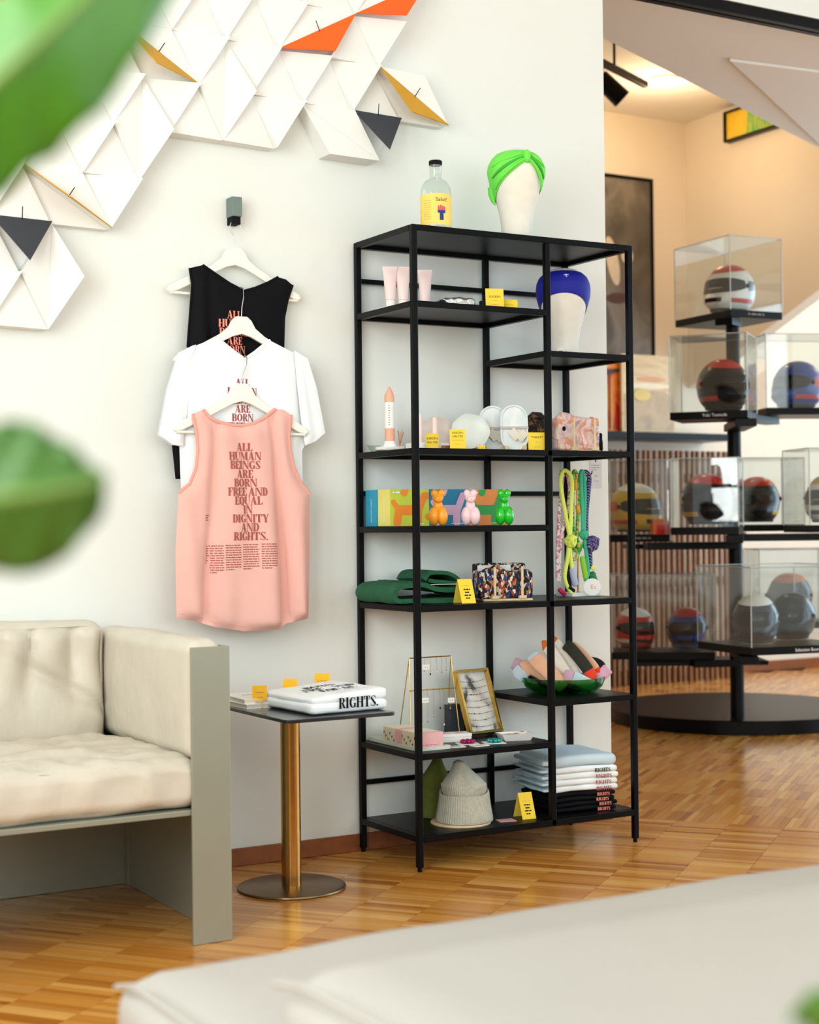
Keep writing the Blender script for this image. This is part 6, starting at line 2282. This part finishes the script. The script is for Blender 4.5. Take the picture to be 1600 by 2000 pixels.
def helmet(loc, yaw, shell, crown, band, visor, label, chin=None, scale=0.96):
    """full-face racing helmet, face toward local -Y"""
    t = thing('racing_helmet', label, 'helmet', loc, yaw, 'racing helmets in glass cases')
    a0, b0, c0 = 0.124 * scale, 0.152 * scale, 0.138 * scale
    zc = 0.128 * scale

    def pt(th, ph, k=1.0):
        # th: angle around, 0 = face (-Y); ph: elevation
        cp_, sp_ = math.cos(ph), math.sin(ph)
        x = a0 * math.copysign(abs(cp_ * math.sin(th)) ** 0.92, math.sin(th))
        y = -b0 * cp_ * math.cos(th)
        z = c0 * sp_
        if z < 0:
            f_ = min(1, -z / c0)
            x *= 1 - 0.04 * f_ + 0.20 * f_ * f_
            if math.cos(th) > 0:                       # chin bar juts forward
                y -= 0.060 * scale * math.cos(th) ** 2 * min(1, f_ * 1.8)
            else:
                y *= 1 + 0.05 * f_
            z *= 0.93
        else:
            if math.cos(th) > 0:                       # brow is flatter than the back
                y *= 0.97
        return Vector((x * k, y * k, zc + z * k))

    def patch(th0, th1, ph0, ph1, k, nt, np_, cut=None):
        vs, fs = [], []
        for j in range(np_ + 1):
            for i in range(nt + 1):
                u = i / nt
                a_, b_ = ph0, ph1
                if cut:
                    a_, b_ = cut(u, ph0, ph1)
                vs.append(pt(th0 + (th1 - th0) * u, a_ + (b_ - a_) * j / np_, k))
        fs = [(j * (nt + 1) + i, j * (nt + 1) + i + 1, (j + 1) * (nt + 1) + i + 1, (j + 1) * (nt + 1) + i) for j in range(np_) for i in range(nt)]
        return MB().add(vs, fs)
    lo = -0.98
    patch(-PI, PI, lo, PI / 2, 1.0, 44, 22).build('shell', shell, t, smooth=True)

    def dome(u, a_, b_):
        return a_ + 0.16 * math.cos(2 * PI * u), b_
    patch(-PI, PI, 0.80, PI / 2, 1.010, 40, 8, dome).build('crown', crown, t, smooth=True)

    def lens(u, a_, b_):
        e = abs(2 * u - 1) ** 3
        return a_ + 0.20 * e, b_ - 0.12 * e
    patch(-1.28, 1.28, -0.20, 0.40, 1.016, 26, 8, lens).build('visor', visor, t, smooth=True)

    def flash(u, a_, b_):
        return a_ + 0.25 * u, b_ + 0.10 * u
    for sg in (-1, 1):
        patch(sg * 1.45, sg * 2.9, -0.10, 0.30, 1.011, 14, 5, flash).build('side_flash', band, t, smooth=True)
        patch(sg * 0.75, sg * 1.9, -0.62, -0.42, 1.011, 12, 4).build('cheek_stripe', chin or band, t, smooth=True)
    patch(-0.42, 0.42, -0.60, -0.40, 1.014, 12, 4).build('chin_vent', INK, t, smooth=True)
    MB().tube([pt(2 * PI * i / 40, lo, 1.0) for i in range(40)], 0.008 * scale, 8, closed=True).build('rim', INK, t, smooth=True)
    for sg in (-1, 1):
        MB().ell(pt(sg * 1.38, 0.10, 1.02), (0.010 * scale, 0.012 * scale, 0.012 * scale), 12, 8).build('visor_pivot', INK, t, smooth=True)
    return t


def case(corner, ang, wl, wr, zb, zt, label, words, helmets, ledge=True, side='R', pad=0.0):
    """clear case; corner = nearest upright edge (x, y); ang = how far the left face recedes"""
    Ld = -math.cos(ang) * RV + math.sin(ang) * HV
    Rd = math.sin(ang) * RV + math.cos(ang) * HV
    th = math.atan2(Rd.y, Rd.x)
    t = thing('display_case', label, 'display case', (corner[0], corner[1], zb), th, 'clear helmet cases on the pole stand')
    # local x along Rd, local y along Ld
    MB().span((0, 0, 0), (wr, wl, 0.036)).build('plinth', FARBLACK, t, bevel=0.002)
    h = zt - zb
    e = 0.006
    for nm, a, b in (('pane', (0, 0, 0.036), (wr, e, h)), ('pane', (0, e, 0.036), (e, wl - e, h)), ('pane', (wr - e, e, 0.036), (wr, wl - e, h)), ('pane', (0, wl - e, 0.036), (wr, wl, h)), ('pane', (e, e, h - e), (wr - e, wl - e, h))):
        MB().span(a, b).build(nm, CASEGLASS, t)
    edge = M('case_edge_light', '#cdd5d6', 0.25, 0.2) if 'case_edge_light' not in bpy.data.materials else bpy.data.materials['case_edge_light']
    for x in (0, wr):
        for y in (0, wl):
            MB().cyl((x, y, 0.036), (x, y, h), 0.0028, n=6).build('edge', edge, t)
    for y in (0, wl):
        MB().cyl((0, y, h), (wr, y, h), 0.0024, n=6).build('edge', edge, t)
    for x in (0, wr):
        MB().cyl((x, 0, h), (x, wl, h), 0.0024, n=6).build('edge', edge, t)
    if words:
        if side == 'R':
            mt = frame_mat((wr * 0.55, -0.0012, 0.011), (1, 0, 0), (0, 0, 1))
        else:
            mt = frame_mat((-0.0012, wl * 0.42, 0.011), (0, -1, 0), (0, 0, 1))
        if words == '-':
            bars([(-0.07, 0.03, 0.003)], mt, GREYINK, t, pitch=0.012, h=0.8)
        else:
            write(words, 0.021, WHITEINK, t, mt)
    for (fx, fy, yaw, args) in helmets:
        p = Vector((corner[0], corner[1], 0)) + Rd * (wr * fx) + Ld * (wl * fy)
        helmet((p.x, p.y, zb + 0.0362), yaw, *args)
    return t, Ld, Rd


hm = lambda n, c, r=0.28: M('helmet_' + n, c, r, var=0.03, Coat_Weight=0.15, Specular_IOR_Level=0.3)
H_W, H_R, H_B, H_G = hm('white', '#e9e4da'), hm('red', '#c9241c'), hm('blue', '#1c3a8c'), hm('grey_blue', '#5d6b86')
H_K, H_Y, H_O = hm('black', '#121218'), hm('yellow', '#d9b028'), hm('orange', '#e06a1c')
H_D = hm('dark_navy', '#141b34')
VIS = M('dark_visor', '#08080b', 0.12, Specular_IOR_Level=0.3)
yaw0 = math.atan2(-RV.y, -RV.x) + PI     # helmets face the room
FW = math.atan2(HV.y, HV.x) - PI / 2     # local -Y toward the viewer's side

c1 = Vector((2.8534, 1.4381, 1.0898))
case((c1.x, c1.y), math.radians(64), 0.46, 0.32, 2.048, 2.451, 'topmost clear case on the pole stand with a white and red helmet', '-',
     [(0.48, 0.44, FW - 0.75, (H_W, H_R, H_G, VIS, 'white racing helmet with red crown and grey blue band in the topmost case', H_R))])
c2 = Vector((2.6797, 1.1342, 1.0869))
case((c2.x, c2.y), math.radians(21), 0.367, 0.29, 1.529, 1.929, 'clear case just below the topmost one with a red and black helmet', 'Yuki Tsunoda',
     [(0.5, 0.38, FW + 0.2, (H_K, H_R, H_R, VIS, 'black racing helmet with red crown and bands in the second case', H_R))], side='L')
c3 = Vector((3.2593, 1.6301, 1.0902))
case((c3.x, c3.y), math.radians(84), 0.34, 0.5, 1.590, 2.007, 'clear case level with the second one, holding a blue helmet at the picture edge', None,
     [(0.46, 0.5, FW - 0.9, (H_B, H_B, H_R, VIS, 'blue racing helmet with a red band in the case beside the second one', H_R))])
c4 = Vector((2.5524, 1.5553, 1.0928))
case((c4.x, c4.y), math.radians(12), 0.29, 0.30, 0.948, 1.349, 'clear case in the middle row nearest the shelf unit with a straw coloured helmet', '-',
     [(0.55, 0.62, FW + 0.5, (H_Y, H_W, H_O, VIS, 'straw yellow racing helmet with an orange band in the middle row', H_R))], side='L')
ob = thing('model_box', 'small orange red box standing beside the straw coloured helmet', 'box', (c4.x - 0.012, c4.y + 0.05, 0.948 + 0.0362), FW + 0.1)
MB().span((-0.05, -0.03, 0), (0.05, 0.03, 0.075)).build('box', H_O, ob, bevel=0.002)
MB().span((-0.03, -0.033, 0.0), (0.03, -0.0302, 0.045)).build('window', H_R, ob)
c5 = Vector((2.6520, 1.1735, 1.0875))
case((c5.x, c5.y), math.radians(16), 0.315, 0.30, 0.982, 1.345, 'clear middle row case in front of the pole with a red and yellow helmet', None,
     [(0.5, 0.52, FW + 0.1, (H_K, H_R, H_Y, VIS, 'black racing helmet with red crown and yellow band in the middle row', H_Y))])
c6 = Vector((3.2529, 1.8188, 1.0926))
case((c6.x, c6.y), math.radians(82), 0.32, 0.345, 0.990, 1.376, 'clear case in the middle row beyond the pole with a dark red helmet', None,
     [(0.42, 0.5, FW - 0.2, (H_K, H_R, H_K, VIS, 'dark racing helmet with red crown in the middle row beyond the pole', H_Y))])
c7 = Vector((2.7889, 1.5103, 1.0911))
case((c7.x, c7.y), math.radians(7), 0.50, 0.32, 0.366, 0.783, 'long clear case in the lowest row nearest the shelf unit', None,
     [(0.5, 0.25, FW - 0.2, (H_B, H_R, H_W, VIS, 'blue racing helmet with white band in the long lowest case', H_R, 0.80)), (0.5, 0.77, FW + 0.2, (H_R, H_W, H_G, VIS, 'red racing helmet with white crown in the long lowest case', H_W, 0.80))])
c9 = Vector((2.4910, 0.9201, 1.0851))
case((c9.x, c9.y), math.radians(70), 0.47, 0.54, 0.438, 0.836, 'largest clear case in the lowest row in front of the pole with dark helmets', 'Sebastien Buemi',
     [(0.24, 0.36, FW - 0.25, (H_D, H_W, H_W, VIS, 'dark navy racing helmet with white crown in the largest lowest case', H_G, 0.86)), (0.77, 0.64, FW - 0.5, (H_K, H_K, H_D, VIS, 'plain black racing helmet in the largest lowest case', H_K, 0.86))])
c10 = Vector((3.4264, 1.8799, 1.0925))
case((c10.x, c10.y), math.radians(86), 0.30, 0.42, 0.47, 0.893, 'clear case in the lowest row half hidden behind the largest case', None,
     [(0.5, 0.5, FW - 0.4, (H_K, H_O, H_R, VIS, 'black racing helmet with orange crown in the rear lowest case', H_R))])
c11 = Vector((3.1786, 1.2490, 1.0858))
case((c11.x, c11.y), math.radians(80), 0.32, 0.36, 0.985, 1.40, 'clear case in the middle row cut off by the picture edge', None,
     [(0.5, 0.5, FW - 0.6, (H_W, H_Y, H_O, VIS, 'white racing helmet with yellow crown in the case at the picture edge', H_O))])
# ledges joining the cases to the pole
for (z, c, w) in ((1.529, c2, 0.10), (0.948, c4, 0.08), (0.982, c5, 0.08), (0.366, c7, 0.09), (0.438, c9, 0.09), (2.048, c1, 0.09), (1.590, c3, 0.08), (0.990, c6, 0.08), (0.47, c10, 0.08), (0.985, c11, 0.08)):
    a = Vector((0, 0, z - 0.022))
    b = Vector((c.x - PX, c.y - PY, z - 0.022))
    b = b + (b - a).normalized() * 0.12 + HV * 0.12
    L_ = (b - a).length
    mid = (a + b) / 2
    MB().box(mid, (L_, w, 0.036), RZ(math.atan2((b - a).y, (b - a).x))).build('ledge', FARBLACK, ds, bevel=0.002)
for (z, x0, x1) in ((0.934, -0.52, 0.02), (0.352, -0.50, 0.16)):
    a = RV * x0 + HV * 0.16 + Vector((0, 0, z - 0.012))
    b = RV * x1 + HV * 0.16 + Vector((0, 0, z - 0.012))
    MB().box((a + b) / 2, ((b - a).length, 0.30, 0.022), RZ(math.atan2((b - a).y, (b - a).x))).build('ledge', FARBLACK, ds, bevel=0.002)

# ------------------------------------------------------------------ lounge sofa in front
lo_ = thing('lounge_sofa', 'pale grey leather sofa seen over its rounded back, closest to the viewer', 'sofa', (0, 0, 0))


def lsoft(name, a, b, r, bulge, amp, seed):
    half = [(q - p) / 2 for p, q in zip(a, b)]
    c = [(p + q) / 2 for p, q in zip(a, b)]
    return MB().rbox(half, r, bulge, 30, c, amp, 4, seed).build(name, LEATHER2, lo_, smooth=80)


lsoft('seat_cushion', (-1.665, -2.83, 0.14), (0.55, -2.335, 0.425), 0.05, (0.02, 0.02, 0.012), 0.006, 2)
lsoft('back_cushion', (-1.655, -3.32, 0.14), (0.55, -2.835, 0.545), 0.05, (0.02, 0.01, 0.014), 0.006, 7)
MB().tube([(-1.672, -2.375, 0.412), (-1.675, -2.45, 0.432), (-1.675, -2.6, 0.433), (-1.675, -2.78, 0.430)], 0.004, 8).build('piping', LEATHER2, lo_, smooth=True)
MB().tube([(-1.663, -2.865, 0.535), (-1.668, -2.95, 0.552), (-1.668, -3.1, 0.554), (-1.665, -3.28, 0.548)], 0.004, 8).build('piping', LEATHER2, lo_, smooth=True)
MB().span((-1.6, -3.26, 0.07), (0.5, -2.40, 0.139)).build('frame', SAGE, lo_, bevel=0.004)
for x in (-1.5, 0.4):
    for y in (-3.2, -2.46):
        MB().cyl((x, y, 0.0), (x, y, 0.07), 0.02, n=16).build('leg', SAGE, lo_)

# ------------------------------------------------------------------ leafy plants close to the viewer


def leaf(parent, spine, halfw, upn, mat, fold, name='leaf', n=18):
    """leaf blade along spine with a folded midrib; halfw(u) half width; upn = blade sideways direction"""
    path = smooth_path(spine, max(2, n // (len(spine) - 1)))
    vs, fs = [], []
    k = len(path)
    m = 6
    for i, p in enumerate(path):
        t = (path[min(k - 1, i + 1)] - path[max(0, i - 1)]).normalized()
        side = (Vector(upn) - t * Vector(upn).dot(t)).normalized()
        nn = t.cross(side)
        w = halfw(i / (k - 1))
        for j in range(-m, m + 1):
            s = j / m
            wav = 0.006 * math.sin(i * 1.7 + j) * abs(s)
            vs.append(p + side * (w * s) + nn * (fold * w * abs(s) ** 1.2 + wav))
    c = 2 * m + 1
    for i in range(k - 1):
        for j in range(c - 1):
            fs.append((i * c + j, i * c + j + 1, (i + 1) * c + j + 1, (i + 1) * c + j))
    o = MB().add(vs, fs).build(name, mat, parent, smooth=True, solid=0.0008)
    MB().tube(path, [0.004 * (1 - 0.8 * i / (k - 1)) + 0.0006 for i in range(k)], 8).build('midrib', STEM, o, smooth=True)
    return o


pot_c = Vector((-2.4300, -3.4595, 1.0545))
pl = thing('potted_plant', 'broad green leaves of a tall plant reaching in from the side, very close', 'plant', (0, 0, 0))
MB().lathe([(0.10, 0.0), (0.13, 0.02), (0.15, 0.28), (0.155, 0.30), (0.145, 0.30), (0.14, 0.27), (0.001, 0.27)], 40, c=(pot_c.x, pot_c.y, 0)).build('planter', POT, pl, smooth=40)
MB().lathe([(0.139, 0.271), (0.001, 0.276)], 30, c=(pot_c.x, pot_c.y, 0)).build('soil', SOIL, pl)
base = Vector((pot_c.x, pot_c.y, 0.27))
s1 = Vector((-2.2179, -3.6540, 1.2244))
s2 = Vector((-2.2231, -3.6031, 1.0625))
MB().tube(smooth_path([base, base + Vector((0.01, 0.0, 0.45)), (base + s1) / 2 + Vector((0, 0, 0.12)), s1], 6), 0.006, 10).build('stalk', STEM, pl, smooth=True)
MB().tube(smooth_path([base + Vector((0.02, 0, 0)), base + Vector((0.02, 0.0, 0.35)), (base + s2) / 2 + Vector((0, 0, 0.10)), s2], 6), 0.006, 10).build('stalk', STEM, pl, smooth=True)
side1 = Vector((0.4733, -0.2671, -0.8394))
leaf(pl, [s1, Vector((-2.1999, -3.6648, 1.2578)), Vector((-2.1706, -3.6821, 1.2898)), Vector((-2.1276, -3.6844, 1.3367)), Vector((-2.0702, -3.6722, 1.4034))], lambda u: 0.039 * math.sin(PI * min(1, 0.16 + 0.84 * u)) ** 0.6 + 0.002, side1, LEAFGREEN, 0.55)
side2 = Vector((0.0827, -0.0385, -0.9958))
leaf(pl, [s2, Vector((-2.1979, -3.6409, 1.0577)), Vector((-2.1703, -3.6569, 1.0600)), Vector((-2.1464, -3.6593, 1.0640)), Vector((-2.1303, -3.6572, 1.0695))], lambda u: 0.040 * math.sin(PI * min(1, 0.14 + 0.86 * u)) ** 0.7 + 0.001, side2, LEAFDARK, 0.5)

pot2 = Vector((-1.4599, -3.9196, 1.0438))
p2 = thing('potted_plant', 'low leafy plant of which one green tip shows at the lower picture corner', 'plant', (0, 0, 0))
MB().lathe([(0.07, 0.0), (0.085, 0.015), (0.10, 0.20), (0.105, 0.22), (0.095, 0.22), (0.09, 0.19), (0.001, 0.19)], 36, c=(pot2.x, pot2.y, 0)).build('planter', POT, p2, smooth=40)
b2_ = Vector((pot2.x, pot2.y, 0.19))
e2 = Vector((-1.7656, -3.8429, 0.7346))
MB().tube(smooth_path([b2_, b2_ + Vector((0, 0, 0.3)), e2], 6), 0.004, 8).build('stalk', STEM, p2, smooth=True)
leaf(p2, [e2, Vector((-1.7849, -3.8434, 0.7576)), Vector((-1.8028, -3.8448, 0.7787)), Vector((-1.8098, -3.8408, 0.7897))], lambda u: 0.020 * math.sin(PI * min(1, 0.14 + 0.86 * u)) ** 0.7 + 0.001, tuple(Vector((0.8609, -0.4938, -0.7106))), LEAFGREEN, 0.4)
e3 = b2_ + Vector((0.10, -0.08, 0.42))
MB().tube(smooth_path([b2_, b2_ + Vector((0.03, -0.02, 0.25)), e3], 6), 0.004, 8).build('stalk', STEM, p2, smooth=True)
leaf(p2, [e3, e3 + Vector((0.05, -0.04, 0.04)), e3 + Vector((0.11, -0.08, 0.03)), e3 + Vector((0.16, -0.11, -0.02))], lambda u: 0.03 * math.sin(PI * min(1, 0.14 + 0.86 * u)) ** 0.7 + 0.001, (0.5, 0.8, 0), LEAFGREEN, 0.4)
